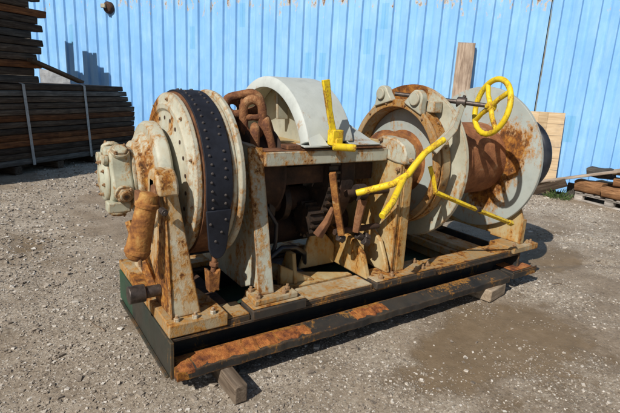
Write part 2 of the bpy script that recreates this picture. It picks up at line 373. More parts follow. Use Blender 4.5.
N = NT('rivet_metal'); M_rivet = N.out(N.ramp(N.noise(18, 4, off=(1, 1, 1)), [(.35, (.03, .03, .035)), (.55, (.12, .10, .09)), (.7, (.24, .12, .05))]), .45, .3)
ME_rivet = mk('rivet', M_rivet, rivet)
def inst(me, name, parent, loc, d, spin=0):
    return place(me, name, parent, smooth=False, mw=orient(loc, d) @ Matrix.Rotation(spin, 4, 'Z'))

# ------------------------------------------------------------------ ground
def vnoise(x, y, s, seed=0):
    x = x * s; y = y * s; xi = np.floor(x).astype(np.int64); yi = np.floor(y).astype(np.int64); xf = x - xi; yf = y - yi
    def h(a, b):
        n = (a * 374761393 + b * 668265263 + seed * 974711) & 0x7fffffff; n = ((n ^ (n >> 13)) * 1274126177) & 0x7fffffff; return ((n ^ (n >> 16)) & 0xffff) / 65535.
    u = xf * xf * (3 - 2 * xf); v = yf * yf * (3 - 2 * yf)
    return (h(xi, yi) * (1 - u) + h(xi + 1, yi) * u) * (1 - v) + (h(xi, yi + 1) * (1 - u) + h(xi + 1, yi + 1) * u) * v
def gh(x, y):
    x = np.asarray(x, float); y = np.asarray(y, float)
    h = (vnoise(x, y, .7, 1) - .5) * .035 + (vnoise(x, y, 2.3, 2) - .5) * .020 + (vnoise(x, y, 7, 3) - .5) * .011 + (vnoise(x, y, 19, 4) - .5) * .008 + (vnoise(x, y, 45, 5) - .5) * .005
    for ax_, ay_, dx_, dy_, w_ in ((-1.4, 5.0, .93, .37, .05), (-1.2, 4.2, .93, .37, .06), (-1.6, 3.1, .80, -.60, .05), (3.4, 4.2, .85, -.52, .07), (3.2, 3.4, .85, -.52, .06)):
        d_ = (x - ax_) * dy_ - (y - ay_) * dx_ + (vnoise(x, y, 2.1, 21) - .5) * .12; l_ = (x - ax_) * dx_ + (y - ay_) * dy_
        h = h + np.where((l_ > 0) & (l_ < 4.5), (-.020 * np.exp(-(d_ / w_) ** 2) + .011 * np.exp(-((np.abs(d_) - 2.1 * w_) / w_) ** 2)) * (.4 + vnoise(x, y, 1.7, 22)), 0)
    under = np.exp(-(((x - 2.4) / 2.2) ** 4 + ((y - 2.8) / 1.1) ** 4))
    return h * (1 - .75 * under) - .006 * under
def gravel_mask(x, y):
    m = vnoise(x, y, .8, 11) * .5 + vnoise(x, y, 2.6, 12) * .32 + vnoise(x, y, 7.5, 13) * .18
    return np.clip((m - .33) / .24, 0, 1)
def build_ground():
    n = 420
    def ax(c, n):
        t = np.linspace(-1, 1, n); return c + np.sinh(t * 4.1) / np.sinh(4.1) * 90
    xs = ax(2.2, n); ys = ax(3.0, n); X, Y = np.meshgrid(xs, ys, indexing='ij')
    far = np.clip(1.3 - np.hypot(X - 2, Y - 3) / 25, 0, 1); Z = gh(X, Y) * far
    v = np.stack([X, Y, Z], -1).reshape(-1, 3); i = np.arange(n * n).reshape(n, n)
    q = np.stack([i[:-1, :-1], i[1:, :-1], i[1:, 1:], i[:-1, 1:]], -1).reshape(-1, 4)
    me = bpy.data.meshes.new('ground'); me.vertices.add(len(v)); me.vertices.foreach_set('co', v.ravel()); me.loops.add(q.size); me.loops.foreach_set('vertex_index', q.ravel())
    me.polygons.add(len(q)); me.polygons.foreach_set('loop_start', np.arange(0, q.size, 4)); me.polygons.foreach_set('use_smooth', [True] * len(q)); me.update(); me.validate()
    at = me.attributes.new('gravel', 'FLOAT', 'POINT'); at.data.foreach_set('value', gravel_mask(X, Y).ravel().astype(np.float32))
    me.materials.append(M_ground); o = bpy.data.objects.new('ground', me); COL.objects.link(o); o['kind'] = 'structure'; o['label'] = 'trodden grey brown gravel and clay yard'
build_ground()
def build_stones():
    bm = bmesh.new(); bmesh.ops.create_cube(bm, size=1.5); bmesh.ops.triangulate(bm, faces=bm.faces[:]); bv = np.array([v.co[:] for v in bm.verts]); bf = np.array([[v.index for v in f.verts] for f in bm.faces]); bm.free()
    P = []
    def scatter(n, x0, x1, y0, y1, s0, s1, p=2.2, dens=None):
        x = np.random.uniform(x0, x1, n); y = np.random.uniform(y0, y1, n); s = s0 + (s1 - s0) * np.random.rand(n) ** p
        k = gravel_mask(x, y) > np.random.rand(n) * .9 - .04
        for cx, cy, rx, ry in ((3.0, 1.85, .75, .42), (2.45, 1.75, .55, .2), (4.9, 2.5, .8, .3)):
            k &= (((x - cx) / rx) ** 2 + ((y - cy) / ry) ** 2 > np.random.rand(n) * 2.4 - .5)
        k &= ~((np.abs(x - 2.35) < 1.6) & (np.abs(y - 2.85) < .5)); P.append(np.stack([x[k], y[k], s[k]], 1))
    scatter(95000, -1.3, 5.4, .8, 4.6, .0022, .0070); scatter(6500, -1.5, 5.0, .8, 4.6, .0045, .012, 3)
    scatter(46000, -2.5, 8.5, 1.5, 8.5, .004, .013)
    scatter(14000, 3.2, 8.5, .9, 5.0, .003, .012); scatter(4500, -2.5, 9, 2, 9.0, .009, .026, 2.6)
    scatter(12000, -2, 9, 4, 11, .008, .022)
    P = np.concatenate(P); x, y, s = P.T; n = len(x)
    V = bv[None] * (1 + (np.random.rand(n, len(bv), 3) - .5) * .8); V = V * np.random.uniform(.55, 1.25, (n, 1, 3)) * np.array([1, 1, .55])
    a = np.random.rand(n) * 2 * PI; c, sn = np.cos(a)[:, None], np.sin(a)[:, None]; t = (np.random.rand(n, 1) - .5) * .9
    vx, vy, vz = V[..., 0], V[..., 1], V[..., 2]; vx, vz = vx + vz * t, vz - vx * t * .5; X = vx * c - vy * sn; Y = vx * sn + vy * c
    z = gh(x, y) + s * .22
    W = np.stack([x[:, None] + X * s[:, None], y[:, None] + Y * s[:, None], z[:, None] + vz * s[:, None]], -1).reshape(-1, 3)
    F = (bf[None] + (np.arange(n) * len(bv))[:, None, None]).reshape(-1, 3)
    me = bpy.data.meshes.new('gravel'); me.vertices.add(len(W)); me.vertices.foreach_set('co', W.ravel()); me.loops.add(F.size); me.loops.foreach_set('vertex_index', F.ravel())
    me.polygons.add(len(F)); me.polygons.foreach_set('loop_start', np.arange(0, F.size, 3)); me.polygons.foreach_set('use_smooth', [False] * len(F)); me.update()
    at = me.attributes.new('tone', 'FLOAT', 'POINT'); at.data.foreach_set('value', np.repeat(np.clip(np.random.rand(n) ** 1.25, 0, 1), len(bv)))
    me.materials.append(M_stone); o = bpy.data.objects.new('gravel', me); COL.objects.link(o)
    tag(o, 'loose grey and whitish gravel stones strewn over the yard', 'gravel', kind='stuff')
build_stones()

# ------------------------------------------------------------------ containers
CD = Vector((0.62061078, -0.78411878, 0)); CN = Vector((-.78411878, -.62061078, 0))     # along the wall (to the right), and its face towards the camera
WD = 9.6
def wall_pt(t, off=0, z=0):   # t metres along from the foot of the perpendicular; off metres in front of the wall
    p = -CN * WD + CD * t + CN * off; return Vector((p.x, p.y, z))
WROT = math.atan2(CD.y, CD.x)
def container(name, t0, t1, label):
    H = 3.80; Wd = 2.44; p = wall_pt(t0)
    r = thing(name, label, 'shipping container', p, WROT, 'blue containers closing the back of the yard')
    base = Matrix.Translation(p) @ Matrix.Rotation(WROT, 4, 'Z'); L = t1 - t0     # local: x along, +y away from the camera
    def side(bm):
        pts = [(.022, 0.0)]; x = .05
        while x < L - .35:
            pts += [(x, 0.0), (x + .115, 0.0), (x + .145, .038), (x + .255, .038), (x + .288, 0.0)]; x += .3
        pts.append((L - .022, 0.0))
        zs = [.16, .9, 1.7, 2.5, H - .1]; rows = [[bm.verts.new((a, b + (vn * .004), z)) for a, b, vn in ((q[0], q[1], noise.noise(Vector((q[0], z * 2, 3)))) for q in pts)] for z in zs]
        for A, B in zip(rows, rows[1:]):
            for k in range(len(pts) - 1): bm.faces.new((A[k], A[k + 1], B[k + 1], B[k]))
    obj('side_panel', M_cont, r, side, mw=base, ang=20)
    obj('side_panel', M_cont, r, lambda bm: box(bm, .12, L - .12, Wd - .05, Wd - .01, .16, H - .1), mw=base)
    obj('bottom_rail', M_cont, r, lambda bm: box(bm, .1, L - .1, -.02, .06, .02, .158), .006, mw=base)
    obj('top_rail', M_seam, r, lambda bm: box(bm, .1, L - .1, -.015, .06, H - .098, H), .006, mw=base)
    obj('roof_panel', M_cont, r, lambda bm: box(bm, .1, L - .1, .062, Wd - .06, H - .06, H - .02), mw=base)
    for x in (0.003, L - .021):
        obj('corner_post', M_seam if x < 1 else M_cont, r, lambda bm, x=x: box(bm, x, x + .018, -.003, .10, .0, H + .01), .003, mw=base)
    for x in (0.02, L - .06):
        obj('end_panel', M_cont, r, lambda bm, x=x: box(bm, x, x + .04, .102, Wd - .05, .1, H - .05), mw=base)
    return r
def wall_t(x, y): return Vector((x, y, 0)).dot(CD)
T_SEAM = wall_t(8.27, 5.01)
container('shipping_container', T_SEAM - 12.2, T_SEAM - .004, 'long faded blue corrugated container stretching left behind winch, timber and planks')
container('shipping_container', T_SEAM + .004, T_SEAM + 6.06, 'cleaner light blue corrugated container right of the rusty seam behind the pallet')

# ------------------------------------------------------------------ planks and timber
def plank_mesh(name, mat, L, w, h, seed, wob=.006, n=9):
    bm = bmesh.new(); rings = []
    for i in range(n):
        x = L * i / (n - 1); dy = noise.noise(Vector((x * .9, seed, 0))) * wob * 2; dz = noise.noise(Vector((x * .9, seed, 5))) * wob
        sw = 1 + noise.noise(Vector((x, seed, 9))) * .05
        c = .12 * min(w, h)
        prof = [(-w / 2 + c, -h / 2), (w / 2 - c, -h / 2), (w / 2, -h / 2 + c), (w / 2, h / 2 - c), (w / 2 - c, h / 2), (-w / 2 + c, h / 2), (-w / 2, h / 2 - c), (-w / 2, -h / 2 + c)]
        j = (random.random() - .5) * .012 if i in (0, n - 1) else 0
        rings.append([bm.verts.new((x + j + (random.random() - .5) * (.02 if i in (0, n - 1) else 0), a * sw + dy, b * sw + dz)) for a, b in prof])
    for A, B in zip(rings, rings[1:]):
        for k in range(8): bm.faces.new((A[k], A[(k + 1) % 8], B[(k + 1) % 8], B[k]))
    bm.faces.new(rings[0][::-1]); bm.faces.new(rings[-1]); bmesh.ops.recalc_face_normals(bm, faces=bm.faces)
    me = bpy.data.meshes.new(name); bm.to_mesh(me); bm.free(); me.materials.append(mat); me.polygons.foreach_set('use_smooth', [True] * len(me.polygons)); me.set_sharp_from_angle(angle=math.radians(50)); return me
PD = Vector((.81, .585, 0)).normalized(); PROT = math.atan2(PD.y, PD.x)
def bundle(name, label, ends, z0, layers, lh, rows, roww, length, mats, jitter, straps, tops=None, depth0=0.0, bearers=True):
    """ends: position of the front right lower corner; local +x runs back-left along the planks from there"""
    p = Vector(ends); root = thing(name, label, 'plank stack', (p.x, p.y, z0), PROT + PI, 'strapped stacks of old planks at the left')
    base = Matrix.Translation((p.x, p.y, z0)) @ Matrix.Rotation(PROT + PI, 4, 'Z')   # local: x to the left, -y away from the camera
    meshes = {m.name: [plank_mesh('plank', m, length, roww * .97, lh * (.90 + .035 * (s % 3)), s, .009) for s in range(4)] for m in set(mats)}
    z = .14 if bearers else 0.0
    if bearers:
        bme = plank_mesh('bearer', M_plank_dark, rows * roww, .14, .13, 3, 0)
        x = .35
        while x < length:
            place(bme, 'bearer', root, smooth=False, mw=base @ Matrix.Translation((x, -rows * roww, .065)) @ Matrix.Rotation(PI / 2, 4, 'Z')); x += .85
    for l in range(layers):
        m = mats[l % len(mats)]; end = tops(l) if tops else 0
        for r_ in range(rows):
            e = end + (random.random() - .3) * jitter
            me = random.choice(meshes[m.name if random.random() < .8 else random.choice(mats).name])
            place(me, 'plank', root, smooth=False, mw=base @ Matrix.Translation((e, -(r_ + .5) * roww + (random.random() - .5) * .016, z + (l + .5) * lh)))
    top = z + layers * lh
    for sx in straps:
        def st(bm, sx=sx):
            w = .055; a = .012; Wt = rows * roww
            pts = [(a, z - .01), (a + .004, top * .5), (a, top - .01), (-.01, top + .012), (-Wt + .01, top + .012), (-Wt - a, top - .01), (-Wt - a, z - .01)]
            A = [(bm.verts.new((sx - w / 2 + min(q, 3) * .04, y, zz)), bm.verts.new((sx + w / 2 + min(q, 3) * .04, y, zz))) for q, (y, zz) in enumerate(pts)]
            for (a_, b_), (c_, d_) in zip(A, A[1:]): bm.faces.new((a_, b_, d_, c_))
            bmesh.ops.solidify(bm, geom=bm.faces[:], thickness=.004)
        obj('strap', M_strap, root, st, mw=base)
    return root, base
K = [M_plank_dark, M_plank_dark, M_plank_brown, M_plank_grey, M_plank_brown, M_plank_brown, M_plank_dark, M_plank_brown, M_plank_dark, M_plank_grey, M_plank_dark, M_plank_grey, M_plank_dark, M_plank_brown]
bundle('plank_stack', 'wide low stack of dark and reddish planks tied with two pale straps', (2.70, 10.80, 0), 0.0, 13, .103, 6, .19, 5.4,
       [M_plank_grey, M_plank_dark, M_plank_dark, M_plank_brown, M_plank_brown, M_plank_dark, M_plank_brown, M_plank_brown, M_plank_dark, M_plank_dark, M_plank_dark, M_plank_grey, M_plank_dark], .10, (1.33, 2.60),
       tops=lambda l: .02 if l < 9 else (l - 8) * .10)
bundle('plank_stack', 'tall dark ragged plank stack lying on the strapped stack at the left edge', (.95, 9.535, 0), 1.49, 17, .118, 4, .2, 3.2,
       [M_plank_dark, M_plank_dark, M_plank_grey, M_plank_dark, M_plank_dark, M_plank_dark, M_plank_grey, M_plank_dark, M_plank_dark, M_plank_brown], .18, (), bearers=False,
       tops=lambda l: (.22, .30, .10, .18, .02, .10, .25, .05, .12, .0, .2, .1, .15, .05, .2, .1, .15)[l])

# ------------------------------------------------------------------ the winch
W = thing('winch', 'big rusty cream painted deck winch on its black steel skid', 'winch', (2.35, 2.85, 0.08))

# skid: two I-beams, end plates, cross beams, floor
def ibeam(y, s):
    def fn(bm):
        prism(bm, [(y - .10, .312), (y + .14, .312), (y + .14, .292), (y + .066, .285), (y + .066, .135), (y + .12, .130), (y + .12, .108), (y - .13, .108), (y - .13, .130), (y + .034, .137), (y + .034, .285), (y - .10, .292)], 'x', .705, 3.86)
    return fn
front = obj('skid_beam', M_black, W, ibeam(2.36, 1), .004)
# the protruding lower flange is torn and scaly: built as its own lip pieces
def lip(x0, x1, y0, y1, z0, z1, n, amp, mat, name, sd):
    def fn(bm):
        A = []
        for i in range(n + 1):
            x = x0 + (x1 - x0) * i / n; d = noise.noise(Vector((x * 9, sd, 0))) * amp; e = noise.noise(Vector((x * 23, sd, 4))) * amp * .5
            A.append([bm.verts.new((x, y0 + d + e, z0)), bm.verts.new((x, y0 + d + e, z1 + e * .4)), bm.verts.new((x, y1, z1 + .028 + e * .3)), bm.verts.new((x, y1, z0))])
        for P, Q in zip(A, A[1:]):
            for k in range(4): bm.faces.new((P[k], P[(k + 1) % 4], Q[(k + 1) % 4], Q[k]))
        bm.faces.new(A[0][::-1]); bm.faces.new(A[-1])
    return obj(name, mat, front, fn, .003)
lip(.70, 3.62, 2.165, 2.29, .108, .160, 170, .012, M_black, 'lower_flange', 1)
M_scale = rusty('scaly_orange_rust', ((.05, .014, .005), (.16, .045, .012), (.36, .12, .024), (.46, .22, .06)), 16, (.34, .44, .55, .70), bump=1.0)
for i, (a, b, y0, y1) in enumerate(((.712, .80, 2.172, 2.285), (.815, 1.20, 2.178, 2.285), (1.21, 1.33, 2.182, 2.28), (1.34, 1.56, 2.185, 2.275), (1.93, 2.22, 2.188, 2.27))):
    def crust(bm, a=a, b=b, y0=y0, y1=y1):
        n, m = int((b - a) * 90), 7; G = []
        for i in range(n + 1):
            row = []
            for j in range(m + 1):
                x = a + (b - a) * i / n; y = y0 + (y1 - y0) * j / m; e = min(i, n - i, 3) / 3 * min(j, m - j, 1)
                z = .1605 + (y - 2.165) * .22 + e * (.002 + .010 * abs(noise.noise(Vector((x * 28, y * 28, 2)))) + .008 * noise.noise(Vector((x * 70, y * 70, 5))))
                row.append(bm.verts.new((x + noise.noise(Vector((x * 30, y * 9, 1))) * .016 + noise.noise(Vector((y * 40, x * 6, 3))) * .010, y + noise.noise(Vector((x * 19, y * 5, 8))) * .022 - .004, z)))
            G.append(row)
        for i in range(n):
            for j in range(m): bm.faces.new((G[i][j], G[i + 1][j], G[i + 1][j + 1], G[i][j + 1]))
        bd = [e for e in bm.edges if e.is_boundary]; r = bmesh.ops.extrude_edge_only(bm, edges=bd)
        for v in r['geom']:
            if isinstance(v, bmesh.types.BMVert): v.co.z -= .02
    obj('rust_scale', M_scale, front, crust, ang=60)
obj('skid_beam', M_black, W, ibeam(3.22, 1), .004)
obj('end_plate', M_endgrey, W, lambda bm: box(bm, .682, .703, 2.215, 3.02, .100, .318), .004)
obj('end_plate', M_green, W, lambda bm: box(bm, .683, .702, 3.022, 3.37, .100, .318), .004)
obj('end_lip', M_endgrey, W, lambda bm: box(bm, .662, .681, 2.24, 3.3, .101, .114), .004)
obj('end_plate', M_black, W, lambda bm: box(bm, 3.862, 3.882, 2.26, 3.34, .09, .316), .004)
obj('skid_foot', M_black, W, lambda bm: (box(bm, 3.70, 4.06, 2.185, 2.52, .110, .165), box(bm, 3.70, 4.06, 2.185, 2.20, .1665, .180)), .006)
obj('rust_scale', M_scale, W, lambda bm: box(bm, 3.74, 4.02, 2.215, 2.50, .166, .176), .006)
obj('floor_plate', M_green, W, lambda bm: box(bm, .72, 3.85, 2.44, 3.19, .120, .132))
for i, x in enumerate((1.02, 1.75, 2.60, 3.35)):
    obj('cross_beam', M_shaderust if i != 3 else M_deck, W, lambda bm, x=x: (box(bm, x, x + .14, 2.40, 3.20, .235, .30), box(bm, x + .05, x + .08, 2.40, 3.20, .134, .234)), .005)
# painted deck rails on top of the black beams
def rail(y0, y1, segs_):
    def fn(bm):
        for (a, b, z) in segs_: box(bm, a, b, y0, y1, .3125, z)
    return fn
for (a_, b_, z_) in ((1.03, 1.17, .355), (1.56, 2.12, .350), (2.742, 3.74, .352)):
    obj('deck_rail', M_black, W, lambda bm: box(bm, a_, b_, 2.262, 2.455, .3125, z_ - .009), .004)
    obj('deck_rail', M_deck, W, lambda bm: box(bm, a_ + .002, b_ - .002, 2.268, 2.452, z_ - .008, z_), .003)
obj('deck_rail', M_deck, W, rail(3.17, 3.36, ((.95, 3.9, .352),)), .006)
obj('deck_rail', M_deck, W, lambda bm: box(bm, .69, .94, 2.66, 3.40, .3195, .382), .008)
obj('deck_rail', M_deck, W, lambda bm: box(bm, 3.40, 3.60, 2.46, 3.16, .302, .345), .006)
# foot plates with their bolts
def foot(name, poly, z0, z1, bolts, mat=M_deck, parent=W):
    f = obj(name, mat, parent, lambda bm: prism(bm, poly, 'z', z0, z1), .007)
    for (x, y, me) in bolts:
        inst(me, 'bolt', f, (x, y, z1), (noise.noise(Vector((x * 9, y, 0))) * .1, 0, 1), random.random() * 2)
    return f
foot('foot_plate', [(.69, 2.255), (1.025, 2.25), (1.025, 2.40), (1.0, 2.655), (.69, 2.655)], .3195, .395, ((.745, 2.295, ME_bolt_pale), (.845, 2.285, ME_bolt_pale), (.95, 2.29, ME_bolt_pale), (.985, 2.45, ME_bolt)))
foot('foot_plate', [(1.175, 2.235), (1.55, 2.235), (1.55, 2.40), (1.47, 2.47), (1.24, 2.47), (1.175, 2.40)], .3135, .375, (), M_black)
foot('foot_plate', [(1.18, 2.245), (1.545, 2.245), (1.545, 2.40), (1.47, 2.465), (1.24, 2.465), (1.18, 2.40)], .376, .386, ())
foot('foot_plate', [(1.20, 2.262), (1.50, 2.262), (1.50, 2.36), (1.42, 2.44), (1.22, 2.44)], .387, .422, ((1.235, 2.295, ME_bolt), (1.415, 2.29, ME_bolt), (1.46, 2.33, ME_bolt), (1.24, 2.40, ME_bolt)))
foot('foot_plate', [(2.13, 2.232), (2.735, 2.232), (2.735, 2.46), (2.13, 2.46)], .3135, .364, (), M_black)
foot('foot_plate', [(2.135, 2.242), (2.73, 2.242), (2.73, 2.455), (2.135, 2.455)], .365, .373, ((2.20, 2.275, ME_bolt), (2.30, 2.27, ME_bolt), (2.545, 2.268, ME_bolt), (2.62, 2.275, ME_bolt), (2.70, 2.30, ME_bolt), (2.66, 2.40, ME_bolt)))
foot('foot_plate', [(3.745, 2.24), (4.12, 2.245), (4.14, 2.50), (3.745, 2.50)], .3175, .372, ((3.80, 2.285, ME_bolt), (4.05, 2.285, ME_bolt), (4.07, 2.42, ME_bolt)))
foot('foot_plate', [(3.75, 3.15), (4.12, 3.15), (4.12, 3.40), (3.75, 3.40)], .3525, .395, ())
# bearing leg at the left end: a tapering box with a rusty side and a cream front
leg = obj('bearing_leg', M_leg, W, lambda bm: hexa(bm, ((.725, 2.325, .395), (.895, 2.325, .395), (.895, 2.42, .395), (.725, 2.64, .395), (.735, 2.43, 1.12), (.80, 2.43, 1.12), (.80, 2.47, 1.12), (.735, 2.52, 1.12))), .008)
obj('weld_bead', M_leg, leg, lambda bm: tube(bm, [(.727 + .009 * t / 9, 2.322 + .105 * t / 9 + (t % 2) * .002, .40 + .70 * t / 9) for t in range(10)], .007, 6))
obj('bearing_leg', M_leg, W, lambda bm: prism(bm, [(2.67, .383), (2.78, .383), (2.90, .72), (3.04, .383), (3.25, .383), (3.0, 1.0), (2.72, 1.0), (2.63, .62)], 'x', .76, .81), .006)
obj('brace', M_leg, W, lambda bm: tube(bm, [(.74, 2.66, .42), (.70, 2.86, .62), (.68, 2.98, .78)], .032, 4), .003)
pin = obj('pivot_pin', M_steel, W, lambda bm: (cyl(bm, (.55, 2.52, .492), (.64, 2.52, .492), .050, 28), cyl(bm, (.64, 2.52, .492), (.728, 2.52, .492), .034, 20)), .005)
# clevis head on the leg, with the leaning rusty ram below it
def clevis(bm):
    prism(bm, [(2.345, 1.07), (2.350, 1.125), (2.37, 1.168), (2.41, 1.198), (2.46, 1.208), (2.51, 1.19), (2.545, 1.15), (2.56, 1.05), (2.50, 1.03), (2.47, 1.10), (2.41, 1.12), (2.375, 1.08)], 'x', .68, .79)
obj('clevis', M_leg, W, clevis, .014)
obj('clevis', M_rust, W, lambda bm: (prism(bm, [(2.40, 1.00), (2.43, 1.09), (2.50, 1.09), (2.52, 1.00)], 'x', .60, .625), prism(bm, [(2.40, 1.00), (2.43, 1.15), (2.50, 1.15), (2.52, 1.00)], 'x', .68, .705)), .006)
A_, B_ = Vector((.655, 2.42, 1.085)), Vector((.590, 2.44, .775)); D_ = (B_ - A_).normalized()
ram = obj('hydraulic_ram', M_orange, W, lambda bm: tube(bm, [A_, A_ + D_ * .005, A_ + D_ * .05, A_ + D_ * .055, A_ + D_ * .075, A_ + D_ * .08, B_ - D_ * .012, B_ - D_ * .01, B_ + D_ * .012, B_ + D_ * .014, B_ + D_ * .034, B_ + D_ * .05, B_ + D_ * .056], [.030, .046, .050, .060, .060, .054, .063, .067, .067, .062, .055, .038, .0], 32), .002)
obj('port_plug', M_steel, ram, lambda bm: (tube(bm, [(.70, 2.37, 1.0), (.705, 2.325, .995)], .020, 6), tube(bm, [(.705, 2.33, .995), (.707, 2.318, .994)], .011, 10)), .002)
obj('grease_nipple', M_bolt, ram, lambda bm: tube(bm, [B_ + Vector((0, -.04, -.02)), B_ + Vector((.0, -.05, -.075))], [.014, .010], 8))
# radial motor, gearbox
T0 = math.radians(196)
def lobes(r, q, n=60): return [(YC + (r + q * math.cos(5 * (t - T0))) * math.cos(t), ZC + (r + q * math.cos(5 * (t - T0))) * math.sin(t)) for t in [2 * PI * k / n for k in range(n)]]
mo = obj('hydraulic_motor', M_motor, W, lambda bm: prism(bm, lobes(.182, .020), 'x', .530, .642), .014, segs=3)
obj('motor_flange', M_motor, mo, lambda bm: prism(bm, lobes(.186, .006), 'x', .643, .661), .004)
obj('motor_cover', M_motor, mo, lambda bm: lathe(bm, [(.495, 0), (.495, .062), (.503, .075), (.507, .118), (.516, .130), (.5295, .134), (.5295, 0)], 48, closed=False), .003)
for k in range(5):
    a = T0 + k * 2 * PI / 5; d = Vector((0, math.cos(a), math.sin(a))); c = Vector((.587, YC, ZC))
    h_ = obj('cylinder_head', M_motor, mo, lambda bm: (tube(bm, [c + d * .190, c + d * .212], [.052, .052], 28), tube(bm, [c + d * .2125, c + d * .224], [.044, .040], 6)), .004)
    for q in range(2):
        t = q * PI + .8; inst(ME_bolt_small, 'bolt', h_, c + d * .2125 + Vector((1, 0, 0)) * math.cos(t) * .040 + d.cross(Vector((1, 0, 0))) * math.sin(t) * .040, d)
    if k == 0:
        obj('port', M_motor, mo, lambda bm: tube(bm, [c + d * .2245, c + d * .240], [.034, .030], 24), .004)
        obj('port_hole', M_black, mo, lambda bm: tube(bm, [c + d * .23, c + d * .2415], .018, 18))
obj('valve_block', M_motor, mo, lambda bm: box(bm, .50, .62, 2.665, 2.75, .925, .985), .008)
obj('hose_port', M_motor, mo, lambda bm: cyl(bm, (.50, 2.93, 1.20), (.529, 2.93, 1.20), .030, 22), .005)
obj('hose_port', M_motor, mo, lambda bm: cyl(bm, (.50, 2.76, 1.21), (.529, 2.76, 1.21), .028, 22), .005)
for k in range(8):
    a = k * 2 * PI / 8 + .2; inst(ME_bolt_small, 'bolt', mo, (.507, YC + .098 * math.cos(a), ZC + .098 * math.sin(a)), (-1, 0, 0), a)
gb = obj('gearbox', M_gear, W, lambda bm: lathe(bm, [(.66, 0), (.66, .185), (.675, .21), (.70, .215), (.715, .245), (.74, .255), (.745, .31), (.765, .325), (.815, .325), (.83, .30), (.83, .18), (.90, .16), (.90, 0)], 72, closed=False), .004)
for k in range(12):
    a = k * 2 * PI / 12 + .1; inst(ME_bolt_small, 'bolt', gb, (.70, YC + .197 * math.cos(a), ZC + .197 * math.sin(a)), (-1, 0, 0), a)
obj('gear_cover', M_gear, gb, lambda bm: prism(bm, [(YC + .32 * math.cos(t), ZC + .32 * math.sin(t)) for t in [PI * k / 14 for k in range(15)]] + [(YC - .33, ZC - .05), (YC - .37, ZC - .30), (YC + .37, ZC - .30), (YC + .33, ZC - .05)], 'x', .768, .812), .010)
# large cream disc with stepped face, brake drum and band
bd = obj('brake_drum', M_gear, W, lambda bm: lathe(bm, [(.862, 0), (.862, .28), (.875, .30), (.88, .385), (.868, .40), (.868, .425), (.880, .44), (.882, .468), (.892, .492), (.918, .492), (.926, .478), (1.095, .478), (1.10, .492), (1.125, .492), (1.125, .25), (1.125, 0)], 112, closed=False), .002)
for k in range(22):
    a = k * 2 * PI / 22 + .13
    bm = bmesh.new(); tube(bm, [(0, 0, -.006), (0, 0, .004)], .012, 12)
    if k == 0:
        bmesh.ops.recalc_face_normals(bm, faces=bm.faces); ME_hole = bpy.data.meshes.new('bolt_hole'); bm.to_mesh(ME_hole); ME_hole.materials.append(M_shaderust)
    bm.free()
    inst(ME_hole, 'bolt_hole', bd, (.879, YC + .345 * math.cos(a), ZC + .345 * math.sin(a)), (-1, 0, 0)); 
    if k % 2: inst(ME_bolt_small, 'bolt', bd, (.884, YC + .455 * math.cos(a + .1), ZC + .455 * math.sin(a + .1)), (-1, 0, 0), a)
def band_fn(bm):     # angles measured from +Y through +Z; the band opens at the lower front
    a0, a1, n = PI + .42, -PI * .62, 90; R = .499
    rows = []
    for k in range(n + 1):
        a = a0 + (a1 - a0) * k / n; w = .076
        s_ = max(0, (a - (PI + .08)) / .34); w *= 1 - .42 * s_ ** 1.6
        row = []
        for r_ in (R, R + .012):
            for q in (-1, 1): row.append(bm.verts.new((1.010 + q * w, YC + r_ * math.cos(a), ZC + r_ * math.sin(a))))
        rows.append(row)
    for A, B in zip(rows, rows[1:]):
        for i, j in ((0, 1), (1, 3), (3, 2), (2, 0)): bm.faces.new((A[i], A[j], B[j], B[i]))
    bm.faces.new([rows[0][i] for i in (0, 1, 3, 2)]); bm.faces.new([rows[-1][i] for i in (0, 1, 3, 2)])
band = obj('brake_band', M_band, W, band_fn, .002)
obj('band_lining', M_rust, band, lambda bm: lathe(bm, [(.93, .479), (.93, .4985), (1.090, .4985), (1.090, .479)], 96), 0)
for k in range(46):
    a = PI + .30 - k * .095
    for q, off in ((-.042, 0), (.036, .047)):
        if k % 5 == 3 and q > 0: continue
        aa = a - off; d = Vector((0, math.cos(aa), math.sin(aa))); c = Vector((1.010 + q + (random.random() - .5) * .012, YC, ZC)) + d * .511
        inst(ME_rivet, 'rivet', band, c, d)
# rounded end of the band: a tongue with a pin, rod and fork
def tongue(bm):
    pts = []
    for t in range(13):
        a = -PI + PI * t / 12; pts.append((1.000 + .056 * math.cos(a), .785 + .090 * math.sin(a)))
    pts = [(.930, .975)] + pts + [(1.080, .975)]
    prism(bm, pts, 'y', 2.338, 2.352)
obj('band_tongue', M_band, W, tongue, .005)
for p_ in ((.985, .80), (.955, .90), (1.045, .92), (1.02, .85)): inst(ME_rivet, 'rivet', band, (p_[0], 2.3385, p_[1]), (0, -1, 0)) 
rod = obj('tension_rod', M_rust, W, lambda bm: tube(bm, [(.995, 2.366, .74), (.985, 2.366, .64), (.975, 2.368, .56)], .015, 12))
obj('nut', M_rust, rod, lambda bm: tube(bm, [(.988, 2.366, .668), (.985, 2.366, .645)], .026, 6), .002)
obj('fork', M_orange, rod, lambda bm: (prism(bm, [(.938, .635), (.955, .628), (.966, .612), (.990, .612), (1.000, .628), (1.017, .632), (1.010, .545), (1.008, .50), (.988, .508), (.975, .495), (.958, .505), (.948, .50), (.945, .545)], 'y', 2.335, 2.395)), .008)
obj('rim_disc', M_gear, W, lambda bm: lathe(bm, [(1.128, 0), (1.128, .512), (1.14, .520), (1.165, .515), (1.172, .48), (1.20, .35), (1.215, .30), (1.215, 0)], 96, closed=False), .003)
obj('chain_wheel', M_shaderust, W, lambda bm: lathe(bm, [(1.345, 0), (1.345, .30), (1.36, .31), (1.375, .285), (1.40, .27), (1.50, .27), (1.53, .285), (1.545, .30), (1.56, .30), (1.56, 0)], 64, closed=False), .004)
